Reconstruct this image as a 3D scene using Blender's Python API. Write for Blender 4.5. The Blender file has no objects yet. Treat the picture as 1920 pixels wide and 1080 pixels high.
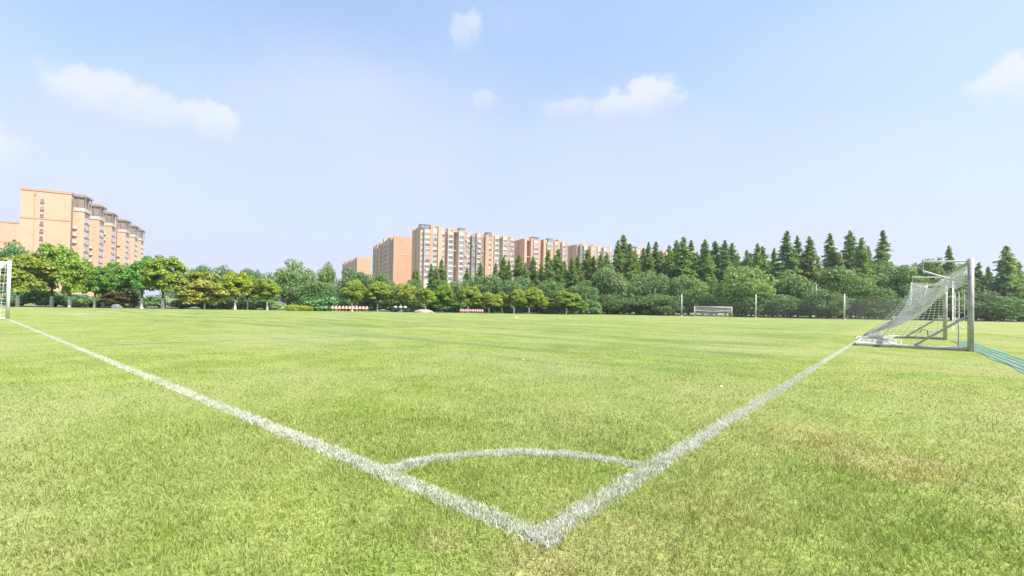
import bpy, math, random
import numpy as np
from mathutils import Matrix, Vector

random.seed(7)
RNG = np.random.default_rng(7)
scene = bpy.context.scene
COL = scene.collection

# ------------------------------------------------------------------ camera
F_PX, PITCH, ROLL, CY, CAM_H = 871.66, 0.0165, -0.0182, 21.7, 0.87


def cam_axes():
    cr, sr = math.cos(ROLL), math.sin(ROLL)
    cp, sp = math.cos(PITCH), math.sin(PITCH)

    def w(x, y, z):
        x, z = cr * x + sr * z, -sr * x + cr * z
        y, z = cp * y - sp * z, sp * y + cp * z
        return Vector((x, y, z))
    return w


W = cam_axes()
cam_data = bpy.data.cameras.new('camera')
cam = bpy.data.objects.new('camera', cam_data)
COL.objects.link(cam)
cam_data.sensor_width = 36.0
cam_data.lens = F_PX / 1920 * 36.0
cam_data.shift_y = CY / 1920
cam_data.clip_start = 0.05
cam_data.clip_end = 6000
rx, ry, rz = W(1, 0, 0), W(0, 0, 1), -W(0, 1, 0)
cam.matrix_world = Matrix(((rx.x, ry.x, rz.x, 0), (rx.y, ry.y, rz.y, 0), (rx.z, ry.z, rz.z, CAM_H), (0, 0, 0, 1)))
scene.camera = cam


def ray(px, py):
    return W((px - 960) / F_PX, 1.0, -(py - (540 + CY)) / F_PX)


def ground(px, py):
    d = ray(px, py)
    t = -CAM_H / d.z
    return Vector((d.x * t, d.y * t, 0))


def at(px, depth):
    """ground point seen at image column px at a distance `depth` ahead of the camera"""
    d = ray(px, 576 + (px - 960) * 0.0182)
    return Vector((d.x / d.y * depth, depth, 0))


def hgt(px, py, depth):
    """height above ground of what is seen at (px, py) at that depth"""
    d = ray(px, py)
    return CAM_H + d.z / d.y * depth


# ------------------------------------------------------------------ light
SUN_AZ = math.radians(118)      # clockwise from +Y: to the right, a little behind the camera
SUN_EL = math.radians(50)
SKY_STRENGTH = 0.10
SUN_STRENGTH = 4.3
EXPOSURE = 1.15

scene.view_settings.view_transform = 'Standard'
scene.view_settings.look = 'None'
scene.view_settings.exposure = EXPOSURE
scene.view_settings.gamma = 1.0
scene.view_settings.use_curve_mapping = False
scene.cycles.max_bounces = 5
scene.cycles.diffuse_bounces = 3
scene.cycles.glossy_bounces = 2
scene.cycles.transmission_bounces = 3
scene.cycles.transparent_max_bounces = 10

sun_dir = Vector((math.sin(SUN_AZ) * math.cos(SUN_EL), math.cos(SUN_AZ) * math.cos(SUN_EL), math.sin(SUN_EL)))
sl = bpy.data.lights.new('sun', 'SUN')
sl.energy = SUN_STRENGTH
sl.angle = math.radians(0.6)
sl.color = (1.0, 0.965, 0.90)
so = bpy.data.objects.new('sun', sl)
so.rotation_euler = sun_dir.to_track_quat('Z', 'Y').to_euler()
so.location = (0, 0, 60)
COL.objects.link(so)


class NT:
    def __init__(self, tree):
        self.t = tree
        self.n = tree.nodes
        self.l = tree.links

    def new(self, kind, **kw):
        n = self.n.new(kind)
        for k, v in kw.items():
            setattr(n, k, v)
        return n

    def put(self, sock, v):
        if hasattr(v, 'node'):
            self.l.new(v, sock)
        else:
            sock.default_value = v

    def math(self, op, a, b=0.0, c=0.0, clamp=False):
        n = self.new('ShaderNodeMath', operation=op, use_clamp=clamp)
        self.put(n.inputs[0], a)
        self.put(n.inputs[1], b)
        self.put(n.inputs[2], c)
        return n.outputs[0]

    def vmath(self, op, a, b=(0, 0, 0)):
        n = self.new('ShaderNodeVectorMath', operation=op)
        self.put(n.inputs[0], a)
        if op == 'SCALE':
            self.put(n.inputs['Scale'], b)
        else:
            self.put(n.inputs[1], b)
        return n.outputs['Value'] if op in ('DOT_PRODUCT', 'LENGTH', 'DISTANCE') else n.outputs['Vector']

    def noise(self, vec, scale, detail=3.0, rough=0.55, dist=0.0):
        n = self.new('ShaderNodeTexNoise')
        self.put(n.inputs['Vector'], vec)
        n.inputs['Scale'].default_value = scale
        n.inputs['Detail'].default_value = detail
        n.inputs['Roughness'].default_value = rough
        n.inputs['Distortion'].default_value = dist
        return n.outputs['Fac']

    def ramp(self, fac, stops, interp='LINEAR'):
        n = self.new('ShaderNodeValToRGB')
        n.color_ramp.interpolation = interp
        els = n.color_ramp.elements
        while len(els) < len(stops):
            els.new(0.5)
        for e, (p, c) in zip(els, stops):
            e.position = p
            e.color = (c, c, c, 1) if isinstance(c, (int, float)) else (*c, 1)
        self.put(n.inputs[0], fac)
        return n.outputs[0]

    def mix(self, fac, a, b, blend='MIX'):
        n = self.new('ShaderNodeMix', data_type='RGBA', blend_type=blend)
        self.put(n.inputs[0], fac)
        for s, v in ((n.inputs[6], a), (n.inputs[7], b)):
            self.put(s, v if hasattr(v, 'node') else (*v, 1))
        return n.outputs[2]

    def smooth(self, v, lo, hi):
        n = self.new('ShaderNodeMapRange', interpolation_type='SMOOTHSTEP')
        self.put(n.inputs[0], v)
        n.inputs[1].default_value = lo
        n.inputs[2].default_value = hi
        return n.outputs[0]

    def lerp(self, v, a, b, c=0.0, d=1.0):
        n = self.new('ShaderNodeMapRange')
        self.put(n.inputs[0], v)
        for i, x in enumerate((a, b, c, d)):
            n.inputs[i + 1].default_value = x
        return n.outputs[0]


world = bpy.data.worlds.new('World')
scene.world = world
world.use_nodes = True
nt = NT(world.node_tree)
for n in list(nt.n):
    nt.n.remove(n)
sky = nt.new('ShaderNodeTexSky', sky_type='NISHITA')
sky.sun_disc = False
sky.sun_elevation = SUN_EL
sky.sun_rotation = SUN_AZ
sky.altitude = 0
sky.air_density = 1.0
sky.dust_density = 2.2
sky.ozone_density = 2.0
tc = nt.new('ShaderNodeTexCoord')
D = tc.outputs['Generated']
sep = nt.new('ShaderNodeSeparateXYZ')
nt.put(sep.inputs[0], D)
# thin high cloud on a flat layer overhead
zz = nt.math('ADD', nt.math('MAXIMUM', sep.outputs[2], 0.0), 0.16)
plane = nt.new('ShaderNodeCombineXYZ')
nt.put(plane.inputs[0], nt.math('DIVIDE', sep.outputs[0], zz))
nt.put(plane.inputs[1], nt.math('DIVIDE', sep.outputs[1], zz))
thin = nt.smooth(nt.noise(plane.outputs[0], 0.55, 4, 0.5, 0.3), 0.36, 0.74)
thin2 = nt.smooth(nt.noise(plane.outputs[0], 1.7, 5, 0.55, 0.4), 0.40, 0.80)
veil = nt.math('ADD', 0.38, nt.math('MULTIPLY_ADD', thin2, 0.12, nt.math('MULTIPLY', thin, 0.34)))
low = nt.smooth(sep.outputs[2], 0.45, 0.05)          # milky air towards the horizon
veil = nt.math('ADD', veil, nt.math('MULTIPLY', low, nt.math('SUBTRACT', 0.98, veil)))
# a few small cumulus, each in its own direction
CUM = [  # px, py, half width, half height, weight
    (165, 158, 60, 27, 1.0), (235, 164, 40, 24, .95), (275, 196, 62, 24, .75), (372, 206, 30, 19, .9), (410, 222, 36, 20, .95),
    (866, 54, 17, 22, .6), (886, 42, 20, 18, .7), (1222, 168, 38, 21, 1.05), (1180, 188, 64, 18, .85), (1068, 198, 44, 12, .55), (1262, 182, 22, 10, .6),
    (1905, 135, 40, 26, .95), (1870, 155, 34, 18, .8), (905, 182, 18, 12, .5), (1985, 120, 60, 40, 1.0), (-90, 250, 80, 34, .8)]
SOFT = [(690, 230, 330, 150, .62), (250, 320, 330, 140, .42), (1150, 290, 330, 120, .42), (500, 140, 200, 50, .25), (1700, 60, 420, 110, .20), (1560, 330, 420, 140, .32)]


def sky_blob(cx, cy_, hw, hh, below):
    c = ray(cx, cy_).normalized()
    r = Vector((c.y, -c.x, 0)).normalized()
    u = r.cross(c).normalized()
    k = math.sqrt((cx - 960) ** 2 + (cy_ - 560) ** 2 + F_PX ** 2)
    a_ = nt.math('MULTIPLY', nt.vmath('DOT_PRODUCT', DW, tuple(r)), k / hw)
    b_ = nt.math('MULTIPLY', nt.math('SUBTRACT', nt.vmath('DOT_PRODUCT', DW, tuple(u)), float(u.dot(c))), k / hh)
    dn = nt.math('MULTIPLY', nt.math('MINIMUM', b_, 0.0), below)      # slower fall-off under the cloud
    up = nt.math('MAXIMUM', b_, 0.0)
    b_ = nt.math('ADD', dn, up)
    q = nt.math('SQRT', nt.math('ADD', nt.math('MULTIPLY', a_, a_), nt.math('MULTIPLY', b_, b_)))
    front = nt.math('GREATER_THAN', nt.vmath('DOT_PRODUCT', D, tuple(c)), 0.4)
    return q, front, nt.math('MULTIPLY', dn, -1.0)


n3 = nt.new('ShaderNodeTexNoise')
nt.put(n3.inputs['Vector'], D)
n3.inputs['Scale'].default_value = 30.0
n3.inputs['Detail'].default_value = 6.0
n3.inputs['Roughness'].default_value = 0.66
DW = nt.vmath('ADD', D, nt.vmath('SCALE', nt.vmath('SUBTRACT', n3.outputs['Color'], (0.5, 0.5, 0.5)), 0.055))
best = None
for (cx, cy_, hw, hh, wt) in CUM:
    q, front, dn = sky_blob(cx, cy_, hw * 1.08, hh * 1.08, 0.42)
    v = nt.math('MULTIPLY', nt.smooth(q, 1.30, 0.62), front)
    v = nt.math('MULTIPLY', v, nt.math('MULTIPLY', nt.smooth(dn, 1.0, -0.25), wt))
    best = v if best is None else nt.math('MAXIMUM', best, v)
cum = best
n4 = nt.noise(D, 5.0, 4, 0.5)
soft = None
for (cx, cy_, hw, hh, wt) in SOFT:
    q, front, dn = sky_blob(cx, cy_, hw, hh, 0.7)
    v = nt.math('MULTIPLY', nt.math('MULTIPLY', nt.smooth(q, 1.3, 0.1), front), nt.math('MULTIPLY', nt.lerp(n4, 0.3, 0.7, 0.7, 1.2), wt))
    soft = v if soft is None else nt.math('MAXIMUM', soft, v)
SKYCOL = nt.mix(1.0, sky.outputs[0], (1.24, 1.36, 1.32), 'MULTIPLY')
c1 = nt.mix(nt.math('MINIMUM', veil, 0.97), SKYCOL, nt.mix(nt.smooth(sep.outputs[2], 0.62, 0.06), (2.66, 3.36, 4.78), (3.20, 3.50, 4.45)))
c1 = nt.mix(soft, c1, (3.62, 3.70, 4.55))
c2 = nt.mix(nt.math('MULTIPLY', cum, 0.78), c1, (4.25, 4.30, 4.62))
bg = nt.new('ShaderNodeBackground')
nt.put(bg.inputs[0], c2)
bg.inputs[1].default_value = SKY_STRENGTH
wo = nt.new('ShaderNodeOutputWorld')
nt.l.new(bg.outputs[0], wo.inputs[0])

# ------------------------------------------------------------------ helpers


class MB:
    """collects shapes, then becomes ONE mesh object"""

    def __init__(self):
        self.v, self.f, self.m = [], [], []

    def quad(self, pts, m=0):
        b = len(self.v)
        self.v += [tuple(p) for p in pts]
        self.f.append(tuple(range(b, b + len(pts))))
        self.m.append(m)

    def box(self, lo, hi, m=0):
        x0, y0, z0 = lo
        x1, y1, z1 = hi
        b = len(self.v)
        self.v += [(x0, y0, z0), (x1, y0, z0), (x1, y1, z0), (x0, y1, z0), (x0, y0, z1), (x1, y0, z1), (x1, y1, z1), (x0, y1, z1)]
        for f in ((0, 3, 2, 1), (4, 5, 6, 7), (0, 1, 5, 4), (1, 2, 6, 5), (2, 3, 7, 6), (3, 0, 4, 7)):
            self.f.append(tuple(b + i for i in f))
            self.m.append(m)
        return self

    def cbox(self, c, s, m=0):
        return self.box([c[i] - s[i] / 2 for i in range(3)], [c[i] + s[i] / 2 for i in range(3)], m)

    def tube(self, pts, rad, n=8, m=0, cap=True):
        pts = [Vector(p) for p in pts]
        if not isinstance(rad, (list, tuple)):
            rad = [rad] * len(pts)
        b0 = len(self.v)
        prev = None
        for i, p in enumerate(pts):
            d = (pts[min(i + 1, len(pts) - 1)] - pts[max(i - 1, 0)]).normalized()
            if prev is None:
                a = d.cross(Vector((0, 0, 1)))
                if a.length < 0.05:
                    a = d.cross(Vector((1, 0, 0)))
            else:
                a = prev - d * prev.dot(d)
            a.normalize()
            prev = a
            c = d.cross(a)
            for k in range(n):
                t = 2 * math.pi * k / n
                self.v.append(tuple(p + (a * math.cos(t) + c * math.sin(t)) * rad[i]))
        for i in range(len(pts) - 1):
            for k in range(n):
                k2 = (k + 1) % n
                self.f.append((b0 + i * n + k, b0 + i * n + k2, b0 + (i + 1) * n + k2, b0 + (i + 1) * n + k))
                self.m.append(m)
        if cap:
            self.f.append(tuple(b0 + k for k in reversed(range(n))))
            self.m.append(m)
            e = b0 + (len(pts) - 1) * n
            self.f.append(tuple(e + k for k in range(n)))
            self.m.append(m)
        return self

    def mesh(self, name, mats, smooth=False):
        me = bpy.data.meshes.new(name)
        me.from_pydata(self.v, [], self.f)
        for mt in (mats if isinstance(mats, (list, tuple)) else [mats]):
            me.materials.append(mt)
        me.polygons.foreach_set('material_index', self.m)
        if smooth:
            me.polygons.foreach_set('use_smooth', [True] * len(self.f))
        me.update()
        return me

    def build(self, name, mats, parent=None, smooth=False):
        return link(name, self.mesh(name, mats, smooth), parent)


def link(name, data, parent=None, loc=None):
    o = bpy.data.objects.new(name, data)
    COL.objects.link(o)
    if parent is not None:
        o.parent = parent
    if loc is not None:
        o.location = loc
    return o


def tag(o, label=None, cat=None, group=None, kind=None):
    if label:
        o['label'] = label
    if cat:
        o['category'] = cat
    if group:
        o['group'] = group
    if kind:
        o['kind'] = kind
    return o


def empty(name, loc, rz=0.0, label=None, cat=None, group=None):
    o = link(name, None, None, loc)
    o.empty_display_size = 0.2
    o.rotation_euler = (0, 0, rz)
    return tag(o, label, cat, group)


def cards_mesh(name, P, A, B, mat, rnd=None, shape='quad'):
    """P centres, A/B half axes -> diamond shaped leaf cards with a random value per card"""
    n = len(P)
    V = np.empty((n, 4, 3), np.float32)
    V[:, 0] = P - A
    V[:, 1] = P - B * 0.8 + A * 0.1
    V[:, 2] = P + A
    V[:, 3] = P + B * 0.8 + A * 0.1
    me = bpy.data.meshes.new(name)
    me.vertices.add(n * 4)
    me.vertices.foreach_set('co', V.ravel())
    me.loops.add(n * 4)
    me.loops.foreach_set('vertex_index', np.arange(n * 4, dtype=np.int32))
    me.polygons.add(n)
    me.polygons.foreach_set('loop_start', np.arange(0, n * 4, 4, dtype=np.int32))
    at_ = me.attributes.new('rnd', 'FLOAT', 'POINT')
    rnd = RNG.random(n) if rnd is None else rnd
    at_.data.foreach_set('value', np.repeat(rnd, 4).astype(np.float32))
    me.materials.append(mat)
    me.update(calc_edges=True)
    return me


# ------------------------------------------------------------------ materials
def new_mat(name):
    m = bpy.data.materials.new(name)
    m.use_nodes = True
    t = NT(m.node_tree)
    b = t.n['Principled BSDF']
    return m, t, b


def plain(name, col, rough=0.6, var=0.12, scale=3.0, metal=0.0, bump=0.0, dirt=None, spec=0.4):
    m, t, b = new_mat(name)
    g = t.new('ShaderNodeNewGeometry')
    nz = t.noise(g.outputs['Position'], scale, 5, 0.6)
    c = t.mix(t.smooth(nz, 0.3, 0.7), tuple(x * (1 - var) for x in col), tuple(min(1, x * (1 + var)) for x in col))
    if dirt:
        mp = t.new('ShaderNodeMapping')
        t.put(mp.inputs[0], g.outputs['Position'])
        mp.inputs['Scale'].default_value = (1, 1, 0.15)
        dn = t.smooth(t.noise(mp.outputs[0], scale * 0.6, 5, 0.65), 0.5, 0.8)
        c = t.mix(t.math('MULTIPLY', dn, dirt[1]), c, dirt[0])
    t.put(b.inputs['Base Color'], c)
    b.inputs['Roughness'].default_value = rough
    b.inputs['Metallic'].default_value = metal
    b.inputs['Specular IOR Level'].default_value = spec
    if bump:
        bn = t.new('ShaderNodeBump')
        bn.inputs['Strength'].default_value = bump
        bn.inputs['Distance'].default_value = 0.02
        t.put(bn.inputs['Height'], t.noise(g.outputs['Position'], scale * 8, 4))
        t.l.new(bn.outputs[0], b.inputs['Normal'])
    return m


def leaf_mat(name, dark, light, warm, trans=0.35):
    """foliage: colour per leaf card, tint per tree from the object's colour"""
    m, t, b = new_mat(name)
    a = t.new('ShaderNodeAttribute', attribute_name='rnd')
    oi = t.new('ShaderNodeObjectInfo')
    c = t.ramp(a.outputs['Fac'], [(0.0, dark), (0.65, light), (1.0, warm)])
    g = t.new('ShaderNodeNewGeometry')
    nz = t.noise(g.outputs['Position'], 0.9, 3)
    c = t.mix(t.lerp(nz, 0.3, 0.7, 0.0, 0.5), c, warm)
    c = t.mix(1.0, c, oi.outputs['Color'], 'MULTIPLY')
    t.put(b.inputs['Base Color'], c)
    b.inputs['Roughness'].default_value = 0.6
    b.inputs['Specular IOR Level'].default_value = 0.25
    tr = t.new('ShaderNodeBsdfTranslucent')
    t.put(tr.inputs[0], t.mix(1.0, c, (1.15, 1.2, 0.6), 'MULTIPLY'))
    mx = t.new('ShaderNodeMixShader')
    mx.inputs[0].default_value = trans
    t.l.new(b.outputs[0], mx.inputs[1])
    t.l.new(tr.outputs[0], mx.inputs[2])
    t.l.new(mx.outputs[0], t.n['Material Output'].inputs[0])
    return m


# --- turf: one colour field in world space shared by soil sheet, blades and painted lines
CORNER = Vector((0.1255, 1.766, 0))
ANG = 0.8757
U = Vector((math.cos(ANG), math.sin(ANG), 0))       # along the touch line
V_ = Vector((-math.sin(ANG), math.cos(ANG), 0))     # along the goal line


def turf_colour(t, pos):
    rel = t.vmath('SUBTRACT', pos, tuple(CORNER))
    a = t.vmath('DOT_PRODUCT', rel, tuple(U))
    b = t.vmath('DOT_PRODUCT', rel, tuple(V_))
    big = t.noise(pos, 0.22, 2, 0.55)
    mid = t.noise(pos, 1.3, 3, 0.6)
    fine = t.noise(pos, 7.0, 2, 0.6)
    green = t.mix(t.smooth(mid, 0.32, 0.68), (0.202, 0.272, 0.050), (0.306, 0.352, 0.100))
    green = t.mix(t.smooth(big, 0.40, 0.66), green, (0.325, 0.352, 0.138))
    # darker lush streaks that follow the mower, and pale ones between
    wob = t.math('MULTIPLY_ADD', t.noise(pos, 0.35, 2), 0.9, a)
    stripe = t.new('ShaderNodeCombineXYZ')
    t.put(stripe.inputs[0], wob)
    t.put(stripe.inputs[1], t.math('MULTIPLY', b, 0.13))
    st = t.smooth(t.noise(stripe.outputs[0], 1.15, 3, 0.6), 0.36, 0.56)
    mow = t.math('SINE', t.math('MULTIPLY', wob, 2 * math.pi / 2.6))
    inside = t.math('MULTIPLY', t.smooth(a, 1.0, 7.0), t.smooth(b, 0.2, 1.5))
    st = t.math('ADD', st, t.math('MULTIPLY', mow, 0.22), clamp=True)
    green = t.mix(t.math('MULTIPLY', t.math('MULTIPLY', t.math('SUBTRACT', 1.0, st), 0.70), inside), green, (0.112, 0.192, 0.066))
    lush = t.smooth(t.noise(pos, 0.17, 2, 0.5), 0.55, 0.70)
    green = t.mix(t.math('MULTIPLY', lush, 0.28), green, (0.135, 0.215, 0.050))
    # dry, straw coloured turf: mostly right of the touch line
    outside = t.smooth(b, 0.5, -0.9)
    dryn = t.smooth(t.noise(pos, 0.75, 3, 0.62), 0.42, 0.70)
    dry = t.math('MULTIPLY', dryn, t.math('MULTIPLY_ADD', outside, 0.55, 0.14))
    for (px, py, r, w) in ((1530, 815, .55, .9), (1600, 822, .40, .8), (1690, 868, .48, 1.0), (1630, 852, .40, .7), (1850, 850, .7, .5),
                           (1010, 1050, .22, .95), (1180, 1030, .40, .7), (1340, 960, .40, .55), (830, 1010, .12, .6), (110, 1040, .20, .5), (1750, 730, 1.2, .4)):
        p = ground(px, py)
        dd = t.vmath('DISTANCE', pos, tuple(p))
        k = t.smooth(t.math('ADD', dd, t.math('MULTIPLY', t.math('SUBTRACT', mid, 0.5), r * 1.8)), r * 1.15, r * 0.25)
        dry = t.math('MAXIMUM', dry, t.math('MULTIPLY', k, w))
    straw = t.mix(t.smooth(fine, 0.35, 0.65), (0.330, 0.290, 0.120), (0.450, 0.375, 0.190))
    c = t.mix(t.math('MULTIPLY', dry, 0.68), green, straw)
    return c, fine, dry


def turf_mats():
    # the soil / thatch sheet
    m, t, b = new_mat('turf_sheet')
    g = t.new('ShaderNodeNewGeometry')
    c, fine, dry = turf_colour(t, g.outputs['Position'])
    speck = t.noise(g.outputs['Position'], 38.0, 3, 0.7)
    c = t.mix(t.lerp(speck, 0.30, 0.62, 0.70, 0.0), c, (0.080, 0.100, 0.026))
    c = t.mix(t.lerp(fine, 0.62, 0.80, 0.0, 0.35), c, (0.30, 0.32, 0.12))
    t.put(b.inputs['Base Color'], c)
    b.inputs['Roughness'].default_value = 0.95
    b.inputs['Specular IOR Level'].default_value = 0.1
    bn = t.new('ShaderNodeBump')
    bn.inputs['Strength'].default_value = 0.6
    bn.inputs['Distance'].default_value = 0.03
    t.put(bn.inputs['Height'], t.math('ADD', speck, fine))
    t.l.new(bn.outputs[0], b.inputs['Normal'])
    # blades
    m2, t, b = new_mat('turf_blade')
    g = t.new('ShaderNodeNewGeometry')
    c, fine, dry = turf_colour(t, g.outputs['Position'])
    a = t.new('ShaderNodeAttribute', attribute_name='rnd')
    r = a.outputs['Fac']
    c = t.mix(t.lerp(r, 0.0, 0.42, 0.62, 0.0), c, (0.098, 0.165, 0.024))
    c = t.mix(t.lerp(r, 0.52, 0.92, 0.0, 0.72), c, (0.410, 0.435, 0.150))
    c = t.mix(t.lerp(r, 0.93, 1.0, 0.0, 0.8), c, (0.42, 0.34, 0.17))
    t.put(b.inputs['Base Color'], c)
    b.inputs['Roughness'].default_value = 0.55
    b.inputs['Specular IOR Level'].default_value = 0.25
    tr = t.new('ShaderNodeBsdfTranslucent')
    t.put(tr.inputs[0], t.mix(1.0, c, (1.1, 1.15, 0.6), 'MULTIPLY'))
    mx = t.new('ShaderNodeMixShader')
    mx.inputs[0].default_value = 0.35
    t.l.new(b.outputs[0], mx.inputs[1])
    t.l.new(tr.outputs[0], mx.inputs[2])
    t.l.new(mx.outputs[0], t.n['Material Output'].inputs[0])
    # painted turf
    m3, t, b = new_mat('painted_turf')
    g = t.new('ShaderNodeNewGeometry')
    c, fine, dry = turf_colour(t, g.outputs['Position'])
    a = t.new('ShaderNodeAttribute', attribute_name='rnd')
    wear = t.smooth(t.noise(g.outputs['Position'], 16.0, 4, 0.7), 0.36, 0.60)
    wear2 = t.smooth(t.noise(g.outputs['Position'], 1.1, 2, 0.5), 0.30, 0.55)
    w = t.math('MULTIPLY', t.math('MULTIPLY_ADD', wear, 0.40, 0.58), t.math('MULTIPLY_ADD', wear2, 0.25, 0.75), clamp=True)
    white = t.mix(a.outputs['Fac'], (0.47, 0.47, 0.39), (0.86, 0.85, 0.79))
    t.put(b.inputs['Base Color'], t.mix(w, c, white))
    b.inputs['Roughness'].default_value = 0.85
    tr = t.new('ShaderNodeBsdfTranslucent')
    t.put(tr.inputs[0], t.mix(w, c, white))
    mx = t.new('ShaderNodeMixShader')
    mx.inputs[0].default_value = 0.35
    t.l.new(b.outputs[0], mx.inputs[1])
    t.l.new(tr.outputs[0], mx.inputs[2])
    t.l.new(mx.outputs[0], t.n['Material Output'].inputs[0])
    return m, m2, m3


M_TURF, M_BLADE, M_PAINT = turf_mats()

M = dict(
    white_metal=plain('white_metal', (0.55, 0.56, 0.55), 0.45, 0.06, 2.0, dirt=((0.45, 0.42, 0.36), 0.35)),
    grey_metal=plain('weathered_metal', (0.36, 0.355, 0.32), 0.6, 0.22, 6.0, dirt=((0.20, 0.16, 0.11), 0.6), bump=0.2),
    pale_metal=plain('worn_white_metal', (0.42, 0.41, 0.38), 0.6, 0.2, 5.0, dirt=((0.22, 0.18, 0.13), 0.6)),
    net=plain('net_cord', (0.72, 0.70, 0.65), 0.9, 0.2, 6.0),
    net_white=plain('net_cord_white', (0.66, 0.66, 0.68), 0.9, 0.12, 6.0),
    concrete=plain('concrete_post', (0.50, 0.51, 0.47), 0.85, 0.12, 2.0, dirt=((0.30, 0.30, 0.26), 0.4)),
    bark=plain('bark', (0.105, 0.085, 0.062), 0.95, 0.3, 6.0, bump=0.6),
    lime=plain('lime_wash', (0.62, 0.62, 0.58), 0.9, 0.08, 5.0, dirt=((0.42, 0.40, 0.33), 0.4)),
    orange=plain('orange_render', (0.500, 0.262, 0.150), 0.9, 0.05, 0.25, dirt=((0.34, 0.17, 0.10), 0.20)),
    peach=plain('peach_render', (0.510, 0.320, 0.215), 0.9, 0.05, 0.25, dirt=((0.36, 0.22, 0.14), 0.20)),
    trim=plain('cream_trim', (0.46, 0.37, 0.30), 0.85, 0.06, 0.5),
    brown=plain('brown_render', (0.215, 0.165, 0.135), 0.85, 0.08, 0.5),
    shade_brown=plain('shaded_recess_render', (0.30, 0.155, 0.095), 0.85, 0.08, 0.5),  # orange render darkened: the shade inside recesses is put into the colour
    strip=plain('window_strip', (0.22, 0.135, 0.125), 0.8, 0.15, 0.8),
    canopy=plain('canopy_concrete', (0.25, 0.195, 0.17), 0.85, 0.08, 0.5),
    bay=plain('pale_bay', (0.56, 0.455, 0.410), 0.8, 0.06, 0.4, dirt=((0.42, 0.36, 0.32), 0.35)),
    pink=plain('pink_bay', (0.43, 0.275, 0.22), 0.8, 0.06, 0.4),
    frame=plain('window_frame', (0.47, 0.425, 0.40), 0.5, 0.04, 1.0),
    rail=plain('balcony_rail', (0.42, 0.39, 0.375), 0.6, 0.08, 1.0),
    maroon=plain('maroon_panel', (0.20, 0.085, 0.075), 0.7, 0.1, 1.0),
    pipe=plain('drain_pipe', (0.36, 0.26, 0.20), 0.6, 0.1, 1.0),
    acunit=plain('air_conditioner', (0.45, 0.42, 0.40), 0.6, 0.1, 2.0),
    seat=plain('seat_plastic', (0.56, 0.36, 0.30), 0.45, 0.06, 4.0),
    seat_leg=plain('seat_frame', (0.58, 0.50, 0.36), 0.5, 0.1, 4.0),
    bench=plain('bench_beam', (0.50, 0.14, 0.08), 0.5, 0.1, 4.0),
    dark=plain('dark_steel', (0.035, 0.040, 0.045), 0.5, 0.2, 4.0),
    sack=plain('pale_sack', (0.62, 0.62, 0.60), 0.9, 0.1, 5.0),
    rubber=plain('rubber', (0.02, 0.02, 0.02), 0.8, 0.1, 5.0),
    sand=plain('sand', (0.30, 0.27, 0.185), 0.95, 0.15, 5.0, bump=0.7),
    red=plain('red_board', (0.55, 0.05, 0.05), 0.5, 0.08, 3.0),
    pinkrail=plain('pink_railing', (0.62, 0.46, 0.42), 0.6, 0.06, 3.0),
    silver=plain('silver_paint', (0.55, 0.57, 0.58), 0.25, 0.03, 2.0, metal=0.3),
    stone=plain('grey_stone', (0.16, 0.165, 0.17), 0.9, 0.25, 4.0, bump=0.5),
    matgreen=plain('green_mat', (0.115, 0.200, 0.125), 0.8, 0.35, 2.5, dirt=((0.22, 0.27, 0.12), 0.8)),
    matdark=plain('green_mat_rib', (0.075, 0.140, 0.095), 0.7, 0.25, 3.5),
    litter=plain('litter_paper', (0.75, 0.76, 0.74), 0.8, 0.05, 9.0),
    shaded_soil=plain('shaded_soil', (0.150, 0.135, 0.078), 0.95, 0.35, 1.2, dirt=((0.12, 0.16, 0.05), 0.7)),  # brown-green ground tone that also carries painted shade under the trees
    roof=plain('roof_felt', (0.28, 0.26, 0.25), 0.9, 0.1, 0.5),
)


def glass_mat(name, c1, c2, rough=0.08):
    m, t, b = new_mat(name)
    oi = t.new('ShaderNodeObjectInfo')
    c = t.mix(oi.outputs['Random'], c1, c2)
    t.put(b.inputs['Base Color'], c)
    b.inputs['Roughness'].default_value = rough
    b.inputs['Specular IOR Level'].default_value = 0.7
    return m


M['glass'] = glass_mat('window_glass', (0.045, 0.055, 0.070), (0.24, 0.26, 0.29))
M['glass_blue'] = glass_mat('blue_glass', (0.07, 0.10, 0.13), (0.22, 0.26, 0.29))
M['carglass'] = glass_mat('car_glass', (0.02, 0.025, 0.03), (0.03, 0.035, 0.04))

# ------------------------------------------------------------------ ground
mb = MB()
S = 900
mb.quad([(-S, -60, 0), (S, -60, 0), (S, S, 0), (-S, S, 0)])
tag(mb.build('ground', M_TURF), kind='structure')


# dark brown sheets under the far trees, tree shade put into their colour
def tree_shade_bed(name, near, far):
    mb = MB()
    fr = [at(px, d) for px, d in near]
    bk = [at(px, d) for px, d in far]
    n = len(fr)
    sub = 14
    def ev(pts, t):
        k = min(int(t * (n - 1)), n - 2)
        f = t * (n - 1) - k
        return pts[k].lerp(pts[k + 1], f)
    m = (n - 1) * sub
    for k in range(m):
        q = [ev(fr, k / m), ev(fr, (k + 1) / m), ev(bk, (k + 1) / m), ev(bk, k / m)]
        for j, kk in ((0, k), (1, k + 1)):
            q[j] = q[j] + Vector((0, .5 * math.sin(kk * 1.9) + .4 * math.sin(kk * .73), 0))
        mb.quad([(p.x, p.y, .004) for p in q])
    tag(mb.build(name, M['shaded_soil']), kind='structure')


tree_shade_bed('tree_shade_bed', [(-60, 45.5), (300, 51), (700, 58), (1100, 66.5)], [(-60, 62), (300, 68), (700, 78), (1100, 90)])
tree_shade_bed('tree_shade_strip', [(1103, 77), (1280, 71.5), (1450, 68), (1650, 68), (2050, 72)], [(1103, 110), (1280, 110), (1450, 110), (1650, 110), (2050, 115)])

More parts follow.
